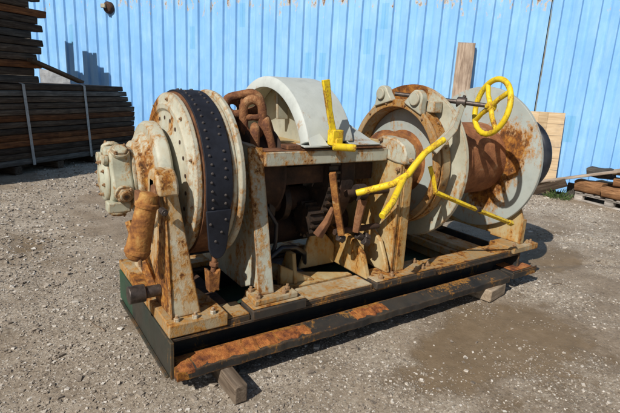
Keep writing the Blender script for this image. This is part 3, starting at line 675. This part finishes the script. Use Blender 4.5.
# middle frames: plates across the skid
def plate(name, poly, x0, x1, mat, bevel=.005, parent=W): return obj(name, mat, parent, lambda bm: prism(bm, poly, 'x', x0, x1), bevel)
f2 = plate('side_frame', [(2.325, .423), (2.399, .75), (2.482, 1.12), (2.52, 1.285), (2.60, 1.30), (2.92, 1.30), (3.05, 1.15), (3.25, .70), (3.36, .353), (2.62, .353), (2.48, .423)], 1.285, 1.338, M_cream)
obj('side_flange', M_cream, f2, lambda bm: prism(bm, [(2.317, .423), (2.391, .75), (2.474, 1.12), (2.513, 1.289), (2.524, 1.285), (2.487, 1.12), (2.404, .75), (2.330, .423)], 'x', 1.258, 1.358), .003)
def tie(bm):
    box(bm, 1.360, 2.346, 2.475, 2.56, 1.175, 1.262)
tb = obj('tie_beam', M_cream, W, tie, .006)
obj('cap_strip', M_rust, tb, lambda bm: box(bm, 1.36, 2.34, 2.49, 2.62, 1.2635, 1.270), .002)
obj('shade_plate', M_tan, W, lambda bm: box(bm, 1.58, 2.10, 2.625, 3.50, 1.262, 1.270), .002)  # floor under the guard, added to keep sunlight off the gear case
# faint raised letters welded on the beam face
def glyphs(bm):
    x = 1.84
    for g in ((1, .03), (1, .022), (0, .02), (1, .03), (1, .024), (0, .03), (1, .026), (1, .022), (1, .028)):
        if g[0]:
            for k in range(3): box(bm, x + k * g[1] / 3, x + k * g[1] / 3 + .005, 2.4715, 2.4745, 1.205, 1.24)
        x += g[1] + .014
f3 = plate('side_frame', [(2.335, .373), (2.335, .80), (2.33, 1.17), (2.36, 1.25), (2.44, 1.30), (2.62, 1.31), (3.05, 1.30), (3.28, .80), (3.34, .353), (2.63, .353), (2.58, .70)], 2.36, 2.39, M_tan)
obj('side_flange', M_tan, f3, lambda bm: box(bm, 2.392, 2.470, 2.325, 2.350, .373, 1.165), .004)
obj('side_flange', M_tan, f3, lambda bm: box(bm, 2.348, 2.3595, 2.328, 2.338, .373, 1.165), .002)
def capfn(bm):
    pts = [(2.30, 1.17), (2.30, 1.25), (2.33, 1.30), (2.40, 1.335), (2.55, 1.345), (2.60, 1.31), (2.60, 1.20), (2.40, 1.17)]
    prism(bm, pts, 'x', 2.3485, 2.455)
obj('frame_cap', M_cream, f3, capfn, .012)
for p in ((2.36, 2.36, 1.13), (2.36, 2.36, 1.05), (2.348, 2.55, 1.32)): inst(ME_bolt, 'bolt', f3, p, (-1, 0, 0))
inst(ME_bolt, 'bolt', f3, (2.43, 2.324, 1.12), (0, -1, 0)); inst(ME_bolt, 'bolt', f3, (2.40, 2.299, 1.20), (0, -1, 0))
f4 = plate('side_frame', [(2.315, .373), (2.315, .60), (2.50, 1.05), (2.70, 1.25), (3.0, 1.25), (3.25, .75), (3.32, .396), (2.62, .396), (2.62, .373)], 3.915, 3.945, M_tan)
obj('side_flange', M_tan, f4, lambda bm: box(bm, 3.90, 3.96, 2.298, 2.314, .373, .60), .003)
# brackets between the frames, carrying the lever shaft
plate('bracket', [(2.335, .352), (2.41, .52), (2.52, .60), (2.60, .615), (2.70, .60), (2.99, .65), (2.99, .355), (2.50, .352)], 2.12, 2.165, M_tan, .010)
plate('bracket', [(2.325, .374), (2.35, .45), (2.43, .60), (2.52, .655), (2.66, .66), (2.72, .60), (2.66, .374)], 2.30, 2.335, M_tan, .010)
obj('bracket', M_tan, W, lambda bm: prism(bm, [(1.80, .352), (2.118, .352), (2.118, .50), (2.00, .62), (1.90, .66)], 'y', 2.72, 2.745), .006)
obj('bracket', M_tan, W, lambda bm: prism(bm, [(1.52, .353), (1.80, .353), (1.52, .50)], 'y', 2.52, 2.56), .004)
obj('stay_plate', M_tan, W, lambda bm: hexa(bm, ((1.56, 2.47, .335), (2.10, 2.47, .335), (2.10, 2.52, .335), (1.56, 2.80, .335), (1.56, 2.47, .352), (2.10, 2.47, .352), (2.10, 2.52, .352), (1.56, 2.80, .352))), .003)
ls = obj('lever_shaft', M_shaderust, W, lambda bm: (cyl(bm, (1.98, 2.46, .965), (2.42, 2.46, .965), .026, 18), cyl(bm, (2.07, 2.46, .965), (2.14, 2.46, .965), .058, 24), cyl(bm, (1.90, 2.46, .70), (2.3, 2.46, .70), .022, 14)), .003)
obj('link_bar', M_orange, W, lambda bm: tube(bm, [(1.805, 2.395, 1.13), (1.85, 2.395, .93), (1.915, 2.395, .70)], .030, 4), .003)
obj('link_bar', M_rust, W, lambda bm: tube(bm, [(2.10, 2.42, .92), (2.075, 2.42, .80), (2.06, 2.42, .69)], [.034, .030, .026], 6), .004)
obj('link_bar', M_rust, W, lambda bm: tube(bm, [(1.79, 2.50, .68), (1.84, 2.47, .78), (1.87, 2.45, .88)], [.04, .03, .02], 5), .004)
for p in ((1.93, 2.42, .665), (2.10, 2.43, .655), (2.17, 2.43, .64), (2.14, 2.40, .615)):
    obj('clevis_nut', M_steel, ls, lambda bm, p=p: tube(bm, [Vector(p) + Vector((-.022, 0, .012)), Vector(p) + Vector((.022, 0, -.012))], .030, 6), .004)
# gear case and drum in the shade under the cover
obj('gear_case', M_shaderust, W, lambda bm: lathe(bm, [(1.895, 0), (1.895, .22), (1.98, .22), (1.985, .50), (1.99, .52), (2.10, .52), (2.12, .50), (2.13, .32), (2.24, .28), (2.24, 0)], 72, 3.05, 1.07, closed=False), .004)
def gearfn(bm, yc, zc, x0, x1, r, n):
    pts = []
    for k in range(n):
        a = 2 * PI * k / n
        for f, rr in ((0, r), (.25, r), (.38, r + .024), (.62, r + .024), (.75, r)):
            t = a + f * 2 * PI / n; pts.append((yc + rr * math.cos(t), zc + rr * math.sin(t)))
    prism(bm, pts, 'x', x0, x1)
obj('gear_wheel', M_shadegrease, W, lambda bm: gearfn(bm, 3.05, 1.07, 1.895, 1.975, .50, 56), 0, ang=25)
obj('gear_wheel', M_shadegrease, W, lambda bm: gearfn(bm, 2.70, .74, 1.79, 1.90, .105, 16), 0, ang=25)
for (x_, r_) in ((1.42, .17), (1.50, .20), (1.66, .15), (1.98, .17)):
    obj('shaft_collar', M_shadegrease, W, lambda bm: lathe(bm, [(x_, 0), (x_, r_), (x_ + .05, r_), (x_ + .05, 0)], 36, yc=2.86, zc=.86, closed=False), .004)
obj('shaft', M_shaderust, W, lambda bm: cyl(bm, (1.345, 2.86, .86), (2.33, 2.86, .86), .085, 28), .003)
obj('hose', M_blackdrum, W, lambda bm: tube(bm, [(1.40, 2.62, .36), (1.46, 2.60, .52), (1.56, 2.58, .60), (1.68, 2.60, .58), (1.80, 2.66, .50), (1.86, 2.74, .38)], .017, 10))
obj('hose', M_blackdrum, W, lambda bm: tube(bm, [(1.37, 2.60, 1.05), (1.42, 2.56, .90), (1.50, 2.56, .78), (1.52, 2.60, .62), (1.48, 2.66, .40)], .014, 10))
obj('cross_channel', M_shaderust, W, lambda bm: (box(bm, 1.36, 2.34, 2.62, 2.64, 1.02, 1.14)), .004)
obj('bracket', M_tan, W, lambda bm: prism(bm, [(2.50, .353), (2.72, .353), (2.62, .56), (2.54, .56)], 'x', 1.62, 1.65), .006)
obj('bracket', M_tan, W, lambda bm: hexa(bm, ((1.36, 2.70, .36), (1.78, 2.50, .355), (1.80, 2.52, .355), (1.40, 2.75, .36), (1.36, 2.72, .50), (1.62, 2.60, .44), (1.64, 2.62, .44), (1.40, 2.77, .50))), .004)
obj('pinion', M_shaderust, W, lambda bm: lathe(bm, [(1.36, 0), (1.36, .16), (1.55, .16), (1.55, .13), (2.35, .12), (2.35, 0)], 40, yc=2.98, zc=.62, closed=False), .004)
# half round guard
YG, ZG = 3.05, 1.106
def guard(bm):
    n = 64; a0, a1 = -.04 * PI, .885 * PI
    prof = [(1.65, .534), (1.65, .588), (1.668, .610), (2.02, .613), (2.032, .602), (2.032, .590), (1.70, .588), (1.70, .534)]
    lathe(bm, prof, n, yc=YG, zc=ZG, a0=a0, a1=a1)
gd = obj('drum_guard', M_grey, W, guard, .003, ang=45)
obj('back_plate', M_flangeB, gd, lambda bm: (lathe(bm, [(1.88, .02), (1.88, .40), (1.865, .425), (1.865, .586), (1.89, .586), (1.89, .02)], 72, YG, ZG, -.03 * PI, .90 * PI)), .003)
def ribm(bm):
    m = Matrix.Translation((0, YG, ZG)) @ Matrix.Rotation(math.radians(85) - PI / 2, 4, 'X')
    box(bm, 1.775, 1.862, -.014, .014, .31, .586, m)
obj('guard_rib', M_flangeB, gd, ribm, .003)
def skirt(bm):
    prism(bm, [(2.235, 1.276), (2.265, 1.30), (2.305, 1.44), (2.30, 1.30), (2.44, 1.286), (2.62, 1.286), (2.62, 1.276)], 'x', 2.08, 2.10)
obj('guard_foot', M_grey, gd, lambda bm: prism(bm, [(1.62, 2.45), (2.02, 2.45), (1.96, 2.55), (1.66, 2.62)], 'z', 1.2865, 1.296), .003)
obj('guard_foot', M_grey, gd, lambda bm: hexa(bm, ((1.665, 2.455, 1.297), (1.80, 2.442, 1.297), (1.70, 2.60, 1.50), (1.668, 2.585, 1.48), (1.665, 2.465, 1.297), (1.80, 2.452, 1.297), (1.70, 2.61, 1.50), (1.668, 2.595, 1.48))), .002)
obj('guard_foot', M_grey, gd, lambda bm: hexa(bm, ((1.96, 2.455, 1.297), (2.26, 2.455, 1.297), (2.13, 2.60, 1.36), (2.04, 2.60, 1.46), (1.96, 2.475, 1.287), (2.26, 2.475, 1.287), (2.13, 2.62, 1.35), (2.04, 2.62, 1.45))), .002)
obj('guard_foot', M_rust, gd, lambda bm: box(bm, 1.93, 2.28, 2.462, 2.56, 1.2715, 1.286), .004)
obj('guard_foot', M_rust, gd, lambda bm: box(bm, 1.52, 1.62, 2.49, 2.58, 1.2715, 1.30), .006)
# flat yellow lever on the beam
lv = obj('lever', M_yel, W, lambda bm: (prism(bm, [(1.712, 1.700), (1.765, 1.708), (1.80, 1.52), (1.86, 1.33), (1.815, 1.33), (1.765, 1.50)], 'y', 2.425, 2.447)), .004)
obj('lever_block', M_yel, lv, lambda bm: (box(bm, 1.80, 1.885, 2.405, 2.47, 1.30, 1.40), box(bm, 1.815, 1.87, 2.39, 2.404, 1.27, 1.35)), .008)
obj('lever_stub', M_yel, lv, lambda bm: cyl(bm, (1.80, 2.40, 1.298), (1.935, 2.34, 1.292), .024, 18), .004)
# rusty drum core, brake housing with its ears, big discs
obj('winch_drum', M_hubrust, W, lambda bm: lathe(bm, [(2.63, 0), (2.63, .225), (2.64, .24), (2.66, .240), (2.665, .262), (2.70, .262), (2.705, .240), (2.86, .240), (2.88, .30), (2.90, .30), (2.90, 0)], 56, closed=False), .003)
bh = obj('brake_housing', M_hous, W, lambda bm: lathe(bm, [(2.742, .450), (2.742, .503), (2.755, .508), (2.772, .508), (2.776, .492), (2.895, .490), (2.895, .44), (2.80, .44), (2.78, .448)], 104), .003)
obj('housing_disc', M_flange, bh, lambda bm: lathe(bm, [(2.868, .22), (2.868, .437), (2.894, .437), (2.894, .22)], 96), .002)
def strapband(bm): lathe(bm, [(2.79, .4935), (2.79, .512), (2.875, .512), (2.875, .4935)], 104)
obj('housing_band', M_hous, bh, strapband, .002)
for a in (-.35, -.75, .2, .7, 1.2, 2.0, 2.6):
    aa = PI + a * 1.0; d = Vector((0, math.cos(aa), math.sin(aa)))
    inst(ME_bolt_small, 'bolt', bh, Vector((2.832, YC, ZC)) + d * .511, d)
for k in range(14):
    a = k * 2 * PI / 14; inst(ME_bolt_small, 'bolt', bh, (2.743, YC + .478 * math.cos(a), ZC + .478 * math.sin(a)), (-1, 0, 0))
for (y, z, rr) in ((3.008, 1.634, .045), (2.623, 1.611, .052)):
    def ear(bm, y=y, z=z):
        d = Vector((y - YC, z - ZC)).normalized(); t = Vector((-d.y, d.x)); c = Vector((y, z)); pts = []
        for k in range(9):
            a = k * PI / 8; pts.append(c + t * math.cos(a) * .068 + d * math.sin(a) * .068)
        b = Vector((YC, ZC)) + d * .485
        pts += [b - t * .105, b + t * .105]
        prism(bm, [(p.x, p.y) for p in pts], 'x', 2.722, 2.785)
    e_ = obj('band_ear', M_cream, bh, ear, .008)
    obj('ear_pin', M_cream, bh, lambda bm, y=y, z=z, rr=rr: cyl(bm, (2.700, y, z), (2.721, y, z), rr, 28), .005)
obj('winch_flange', M_flangeB, W, lambda bm: lathe(bm, [(2.903, .20), (2.903, .50), (2.912, .515), (2.905, .60), (2.905, .630), (2.935, .634), (2.94, .625), (2.94, .20)], 128), .003)
obj('drum_core', M_core, W, lambda bm: lathe(bm, [(2.94, 0), (2.94, .335), (3.30, .330), (3.31, .350), (3.36, .350), (3.37, .330), (3.846, .330), (3.846, 0)], 72, closed=False), .003)
obj('winch_flange', M_flange, W, lambda bm: lathe(bm, [(3.848, .0), (3.848, .640), (3.852, .655), (3.880, .658), (3.888, .648), (3.888, .0)], 144, closed=False), .003)
obj('warping_head', M_blackdrum, W, lambda bm: lathe(bm, [(3.95, 0), (3.95, .27), (4.10, .245), (4.25, .255), (4.36, .30), (4.42, .37), (4.44, .392), (4.475, .398), (4.50, .385), (4.51, .35), (4.51, 0)], 72, closed=False), .003)
# control rod with collars, bracket and handwheel
P0, P1 = Vector((2.80, 2.93, 1.640)), Vector((3.07, 2.20, 1.592))
P1 = Vector((3.15, 2.27, 1.588)); rd = (P1 - P0).normalized()
cr = obj('control_rod', M_steel, W, lambda bm: tube(bm, [P0, P1], .017, 16), .002)
pc = P0 + (P1 - P0) * .72
obj('collar', M_steel, cr, lambda bm: (tube(bm, [pc - rd * .035, pc + rd * .035], .040, 20), tube(bm, [pc + rd * .0, pc + rd * .02 + Vector((0, 0, .055))], .014, 8)), .006)
obj('rod_bracket', M_cream, W, lambda bm: tube(bm, [pc + Vector((-.01, -.01, -.03)), Vector((2.80, 2.30, 1.41)), Vector((2.655, 2.34, 1.25))], [.030, .036, .042], 4), .004)
obj('rod_bracket', M_cream, W, lambda bm: box(bm, 2.80, 2.895, 2.50, 2.66, 1.515, 1.60, Matrix.Translation((0, 0, 0))), .008)
# wheel plane: normal between the rod and the drum axis
wc = Vector((3.16, 2.258, 1.583)); wnrm = Vector((.93, -.33, -.13)).normalized(); wu = Vector((0, 0, 1)); wu = (wu - wnrm * wu.dot(wnrm)).normalized(); wv = wnrm.cross(wu)
def wpt(a, r, h=0): return wc + wu * math.cos(a) * r + wv * math.sin(a) * r + wnrm * h
hw = obj('handwheel', M_yel, W, lambda bm: (tube(bm, [wc - wnrm * .035, wc + wnrm * .02], .036, 20)), .005)
WRr = .205
obj('rim', M_yel, hw, lambda bm: tube(bm, [wpt(2 * PI * k / 72, WRr) for k in range(72)], [.0215 + (.002 * math.sin(k * 2.2) if 30 < k < 48 else 0) for k in range(72)], 14, closed=True))
for a in (-.62, .95, 2.52, 4.1):
    obj('spoke', M_yel, hw, lambda bm, a=a: tube(bm, [wpt(a, .02, -.01), wpt(a, .10, -.015), wpt(a, WRr - .006, 0)], [.021, .018, .020], 12))
obj('hub_nut', M_yel, hw, lambda bm: tube(bm, [wc - wnrm * .036, wc - wnrm * .052], .019, 6), .003)
# yellow tube levers
l2 = obj('lever', M_yel, W, lambda bm: tube(bm, [(2.00, 2.375, .985), (2.17, 2.215, 1.066), (2.285, 2.20, 1.125), (2.345, 2.20, 1.19), (2.43, 2.20, 1.27), (2.60, 2.20, 1.352)], .023, 16), .003)
obj('handle', M_yel, l2, lambda bm: tube(bm, [(2.235, 2.185, 1.105), (2.05, 2.08, .985), (1.925, 2.03, .920)], .022, 16), .003)
l3 = obj('lever', M_yel, W, lambda bm: (tube(bm, [(2.56, 2.26, 1.155), (2.60, 2.25, 1.06), (2.625, 2.24, .962)], .022, 4), tube(bm, [(2.61, 2.24, .975), (3.05, 2.17, .81), (3.46, 2.14, .668)], .0185, 4)), .002)
obj('lever_knob', M_shaderust, l3, lambda bm: box(bm, 3.02, 3.06, 2.148, 2.19, .80, .84), .004)
for (x, z) in ((3.46, .675),): obj('end_clip', M_yel, l3, lambda bm: tube(bm, [(3.43, 2.142, .678), (3.475, 2.138, .662)], .024, 4), .002)

# ------------------------------------------------------------------ anchor chain over the chain wheel
ch = thing('anchor_chain', 'heavy rusty stud link chain wrapped over the chain wheel beside the guard', 'chain', (1.34, 2.6, 1.28))
def link_mesh(L, Wd, r, stud=True):
    bm = bmesh.new(); pts = []; h = L / 2 - Wd / 2; n = 10
    for k in range(n + 1):
        a = -PI / 2 + PI * k / n; pts.append((math.sin(a) * 0 + math.cos(a) * Wd / 2 * 1, 0, 0))
    pts = []
    for k in range(n + 1):
        a = PI * k / n; pts.append(Vector((math.cos(a) * Wd / 2, 0, h + math.sin(a) * Wd / 2)))
    for k in range(n + 1):
        a = PI + PI * k / n; pts.append(Vector((math.cos(a) * Wd / 2, 0, -h + math.sin(a) * Wd / 2)))
    tube(bm, pts, r, 14, closed=True)
    bmesh.ops.recalc_face_normals(bm, faces=bm.faces)
    for v in bm.verts: v.co += v.co.normalized() * noise.noise(v.co * 25) * .004
    me = bpy.data.meshes.new('link'); bm.to_mesh(me); bm.free(); me.materials.append(M_chain); me.polygons.foreach_set('use_smooth', [True] * len(me.polygons)); return me
M_chain = rusty('chain_rust', ((.03, .012, .007), (.12, .042, .017), (.26, .11, .04), (.46, .28, .14)), 15, (.34, .46, .58, .72), bump=1.0)
ME_link = link_mesh(.222, .118, .029)
bm = bmesh.new(); tube(bm, [(-.056, 0, 0), (0, 0, 0), (.056, 0, 0)], [.025, .018, .025], 12); bmesh.ops.recalc_face_normals(bm, faces=bm.faces); ME_stud = bpy.data.meshes.new('stud'); bm.to_mesh(ME_stud); bm.free(); ME_stud.materials.append(M_chain); ME_stud.polygons.foreach_set('use_smooth', [True] * len(ME_stud.polygons))
def link(c, long_, wide):
    z = Vector(long_).normalized(); x = Vector(wide); x = (x - z * x.dot(z)).normalized(); y = z.cross(x)
    m = Matrix((x, y, z)).transposed().to_4x4(); m.translation = Vector(c)
    o = place(ME_link, 'link', ch, smooth=False, mw=m); place(ME_stud, 'stud', o, smooth=False, mw=m)
link((1.399, 2.729, 1.45), (0.03, -0.02, -1), (0.88, -0.46, 0))
link((1.373, 2.821, 1.528), (-0.86, 0.42, -0.22), (0.15, 0.1, -1))
link((1.393, 2.682, 1.282), (0.03, 0, -1), (0.46, 0.88, -0.05))
link((1.512, 2.704, 1.335), (0.28, -0.12, -1), (0.55, 0.8, 0))
link((1.325, 2.928, 1.443), (-0.35, 0.2, -1), (0.8, -0.3, 0))

# ------------------------------------------------------------------ blocks under the skid
b1 = obj('wood_block', M_block, None, lambda bm: box(bm, .945, 1.020, 1.98, 2.62, .0, .107), .008); tag(b1, 'squared timber block jutting out under the near left corner of the skid', 'wood block')
m_ = Matrix.Translation((3.42, 2.30, 0)) @ Matrix.Rotation(.18, 4, 'Z')
b2 = obj('wood_block', M_block2, None, lambda bm: [setattr(v, 'co', m_ @ v.co) for v in box(bm, -.14, .14, -.16, .3, .0, .107)], .012); tag(b2, 'pale short timber block wedged under the right part of the skid', 'wood block')
m3 = Matrix.Translation((3.42, 3.25, 0)); 
b3 = obj('wood_block', M_block, None, lambda bm: box(bm, .93, 1.05, 3.10, 3.6, .0, .107), .008); tag(b3, 'dark timber block in the shade under the rear of the skid', 'wood block')

# ------------------------------------------------------------------ things along the wall
def leaning(name, mat, label, cat, x, L, w, th, lean, dx=0.0, z0=0):
    """a board standing on the ground and leaning on the wall; foot at distance lean"""
    p = wall_pt(x, lean + th, z0); a = math.asin(min(.9, lean / L))
    me = plank_mesh(name, mat, L, w, th, 2, .002)
    u = CD; up = (Vector((0, 0, 1)) * math.cos(a) - CN * math.sin(a) + CD * dx).normalized(); xx = up; yy = CD - up * CD.dot(up); yy.normalize(); zz = xx.cross(yy)
    m = Matrix((xx, yy, zz)).transposed().to_4x4(); m.translation = p
    return tag(place(me, name, None, smooth=False, mw=m), label, cat)
leaning('wood_post', M_post, 'grey upright timber leaning on the blue container behind the handwheel', 'timber', wall_t(7.42, 5.94) - .06, 2.60, .31, .07, .18)
pl_t = wall_t(8.05, 4.80)
ply = thing('plywood_panel', 'pale plywood panel leaning on the container behind the winch drum', 'plywood panel', wall_pt(pl_t, .25), WROT)
bp = Matrix.Translation(wall_pt(pl_t, .24, .03)) @ Matrix.Rotation(WROT, 4, 'Z') @ Matrix.Rotation(-.14, 4, 'X')
for i in range(7):      # strips of wood that make the sheet
    def strip(bm, i=i): box(bm, -.48, .48, -.012 - .002 * (i % 2), .012, i * .205 + .002, i * .205 + .203)
    obj('strip', M_ply, ply, strip, .002, mw=bp)
obj('batten', M_chunk_pale, ply, lambda bm: box(bm, .05, .20, -.034, -.0155, 0, 1.43), .003, mw=bp)
# long planks resting on the pallet pile
def beam_thing(name, mat, p0, p1, w, h, label, cat, seed=1, up=(0, 0, 1)):
    p0, p1 = Vector(p0), Vector(p1); d = (p1 - p0); L = d.length; d.normalize(); y = Vector(up).cross(d).normalized(); z = d.cross(y)
    me = plank_mesh(name, mat, L, w, h, seed, .004)
    m = Matrix((d, y, z)).transposed().to_4x4(); m.translation = p0
    return tag(place(me, name, None, smooth=False, mw=m), label, cat)
beam_thing('long_plank', M_long, (8.15, 4.85, .15), (8.45, 3.30, .66), .16, .045, 'upper long grey plank lying slanted across the pallet of offcuts', 'plank', 4)
beam_thing('long_plank', M_plank_dark, (7.95, 4.65, .05), (8.15, 4.15, .30), .05, .14, 'short dark plank edge under the long grey plank', 'plank', 5)
beam_thing('loose_board', M_plank_dark, (.66, 9.20, 1.86), (1.48, 9.78, 1.54), .15, .05, 'dark board slanting down from the tall plank stack', 'plank', 6)
# pallet at the right edge with offcuts on it
pdx = (Vector((8.256, 3.276, 0)) - Vector((8.35, 4.042, 0))).normalized(); pa = math.atan2(pdx.y, pdx.x); pb = Vector((8.35, 4.07, 0))
PM = Matrix.Translation(pb) @ Matrix.Rotation(pa, 4, 'Z')     # +x along the front edge to the right, +y away from the camera
pal = thing('pallet', 'weathered grey wooden pallet loaded with timber offcuts', 'pallet', pb, pa)
for y in (.0, .36, .72):
    obj('bottom_board', M_pallet, pal, lambda bm, y=y: box(bm, 0, 1.2, y, y + .09, .004, .026), .002, mw=PM)
    for x in (0, .53, 1.06): obj('pallet_block', M_pallet, pal, lambda bm, x=x, y=y: box(bm, x, x + .14, y + .002, y + .09, .027, .105), .003, mw=PM)
    obj('stringer_board', M_pallet, pal, lambda bm, y=y: box(bm, 0, 1.2, y, y + .09, .106, .128), .002, mw=PM)
for i in range(7): obj('top_board', M_pallet, pal, lambda bm, i=i: box(bm, i * .18, i * .18 + .12, -.01, .82, .129, .150), .002, mw=PM)
def chunk(L, w, h, loc, rz, label, mat, seed, tilt=0):
    me = plank_mesh('wood_offcut', mat, L, w, h, seed, .012, 5)
    for v in me.vertices: v.co += Vector((noise.noise(v.co * 8 + Vector((seed, 0, 0))), noise.noise(v.co * 9 + Vector((0, seed, 0))), noise.noise(v.co * 7))) * .022
    m = PM @ Matrix.Translation(loc) @ Matrix.Rotation(rz, 4, 'Z') @ Matrix.Rotation(tilt, 4, 'Y'); return tag(place(me, 'wood_offcut', None, smooth=False, mw=m), label, 'offcut', 'timber offcuts heaped on the pallet')
chunk(.44, .20, .21, (-.02, .08, .262), .05, 'brown split offcut lying lowest at the left end of the pallet', M_chunk, 1)
chunk(.46, .20, .17, (.46, .03, .245), .25, 'orange brown offcut lowest in the middle of the pallet', M_chunk, 2)
chunk(.5, .18, .14, (.50, .20, .41), .35, 'upper orange offcut resting on another at the pallet middle', M_chunk, 3)
chunk(.38, .20, .17, (.04, .24, .50), .1, 'dark grey square offcut right under the slanted plank', M_plank_grey, 4)
chunk(.55, .14, .10, (.42, .34, .56), -.05, 'pale sawn offcut on top of the heap', M_chunk_pale, 5)
chunk(.45, .2, .18, (.08, .46, .26), .0, 'brown offcut in the second row of the heap', M_chunk, 6)
chunk(.44, .2, .22, (.60, .54, .28), .1, 'dark brown offcut at the back of the heap', M_chunk, 7)
chunk(.30, .17, .26, (-.15, .10, .13), 1.3, 'grey log end standing left of the pallet', M_plank_grey, 8)
# white wrap on the stack, boards standing unseen behind to cast the wall shadow, dark fitting on the wall
def crumple(bm):
    g = [[bm.verts.new((-.28 + .56 * i / 8, .03 * noise.noise(Vector((i * .5, j * .6, 3))), (.27 - .10 * i / 8) * j / 4 + (.02 * noise.noise(Vector((i, j, 7))) if j else 0))) for j in range(5)] for i in range(9)]
    for i in range(8):
        for j in range(4): bm.faces.new((g[i][j], g[i + 1][j], g[i + 1][j + 1], g[i][j + 1]))
    bmesh.ops.solidify(bm, geom=bm.faces[:], thickness=.03)
tag(obj('white_sheet', M_white, None, crumple, mw=Matrix.Translation((1.17, 10.74, 1.48)) @ Matrix.Rotation(math.radians(-28), 4, 'Z')), 'small white sheet standing on the strapped plank stack behind the slanting board', 'sheet')
for i, (x, y, h) in enumerate(((.48, 12.72, 3.72), (.60, 12.57, 3.05), (.70, 12.44, 3.0), (.80, 12.31, 3.52), (.91, 12.18, 3.48), (1.01, 12.05, 3.2), (1.11, 11.92, 3.05))):
    me = plank_mesh('shadow_board', M_plank_grey, h + .2, .04, .24 if i < 5 else .20, i, .003)
    m = Matrix.Translation((x - .30, y - .12, 0)) @ Matrix.Rotation(WROT, 4, 'Z') @ Matrix.Rotation(-PI / 2 + (random.random() - .5) * .02, 4, 'Y')
    tag(place(me, 'shadow_board', None, smooth=False, mw=m), 'grey board standing unseen behind the tall plank stack to cast its shadow on the wall', 'board', 'unseen boards set behind the stacks for their shadow')
fx = wall_pt(wall_t(2.28, 12.02), .0, 3.19)
FM = Matrix.Translation(fx) @ Matrix.Rotation(WROT, 4, 'Z')
ft = thing('lifting_eye', 'dark round fitting on the container top edge above the plank stack shadow', 'fitting', fx, WROT)
obj('socket', M_shaderust, ft, lambda bm: tube(bm, [(0, .02, 0), (0, -.06, 0), (0, -.10, -.01)], [.13, .13, .10], 20), .01, mw=FM)
obj('lug', M_cream, ft, lambda bm: box(bm, -.12, .0, -.16, -.105, -.02, .07), .01, mw=FM)
def twig(x, y, L, a, label):
    bm = bmesh.new(); z = float(gh(np.array([x]), np.array([y]))[0]) + .008; d = Vector((math.cos(a), math.sin(a), 0)); n_ = Vector((-d.y, d.x, 0))
    tube(bm, [Vector((x, y, z)) + d * L * t + n_ * (.02 * noise.noise(Vector((t * 3, L * 40, 1)))) + Vector((0, 0, .006 * math.sin(t * 7))) for t in (0, .3, .6, 1)], [.005, .0045, .004, .002], 6)
    return tag(finish(bm, 'twig', M_block, None), label, 'twig')
twig(.15, 1.72, .16, .5, 'thin dry twig on the gravel near the bottom left corner')
twig(.52, 3.1, .20, 1.9, 'longer dry twig on the gravel left of the skid end')
twig(4.3, 2.05, .18, 2.6, 'thin dry twig beside the damp patch right of the skid')
# weeds
def weed_mat():
    N = NT('weed_leaf'); return N.out(N.ramp(N.noise(12, 4), [(.3, (.03, .06, .015)), (.7, (.10, .16, .045))]), .6)
M_weed = weed_mat()
def weed(c, r, n, label):
    bm = bmesh.new()
    for k in range(n):
        a = random.random() * 2 * PI; q = r * random.random() ** .6; b = Vector((c[0] + q * math.cos(a), c[1] + q * math.sin(a), 0)); h = (.06 + .17 * random.random()) * (1.2 - q / r * .6)
        d = Vector((math.cos(a) * .6 + random.uniform(-.4, .4), math.sin(a) * .6 + random.uniform(-.4, .4), 1.3)).normalized(); s_ = d.cross(Vector((0, 0, 1))).normalized(); w = .004 + .006 * random.random()
        p1 = b + d * h * .6; p2 = b + d * h + Vector((d.x, d.y, -.3)) * .03
        v = [bm.verts.new(x) for x in (b - s_ * .003, b + s_ * .003, p1 + s_ * w, p2, p1 - s_ * w)]
        bm.faces.new(v)
    return tag(finish(bm, 'weed', M_weed, None, smooth=False), label, 'weed')
weed((8.15, 4.25), .20, 170, 'low green weed growing at the foot of the planks beside the pallet')
for o in list(bpy.data.objects):
    pass
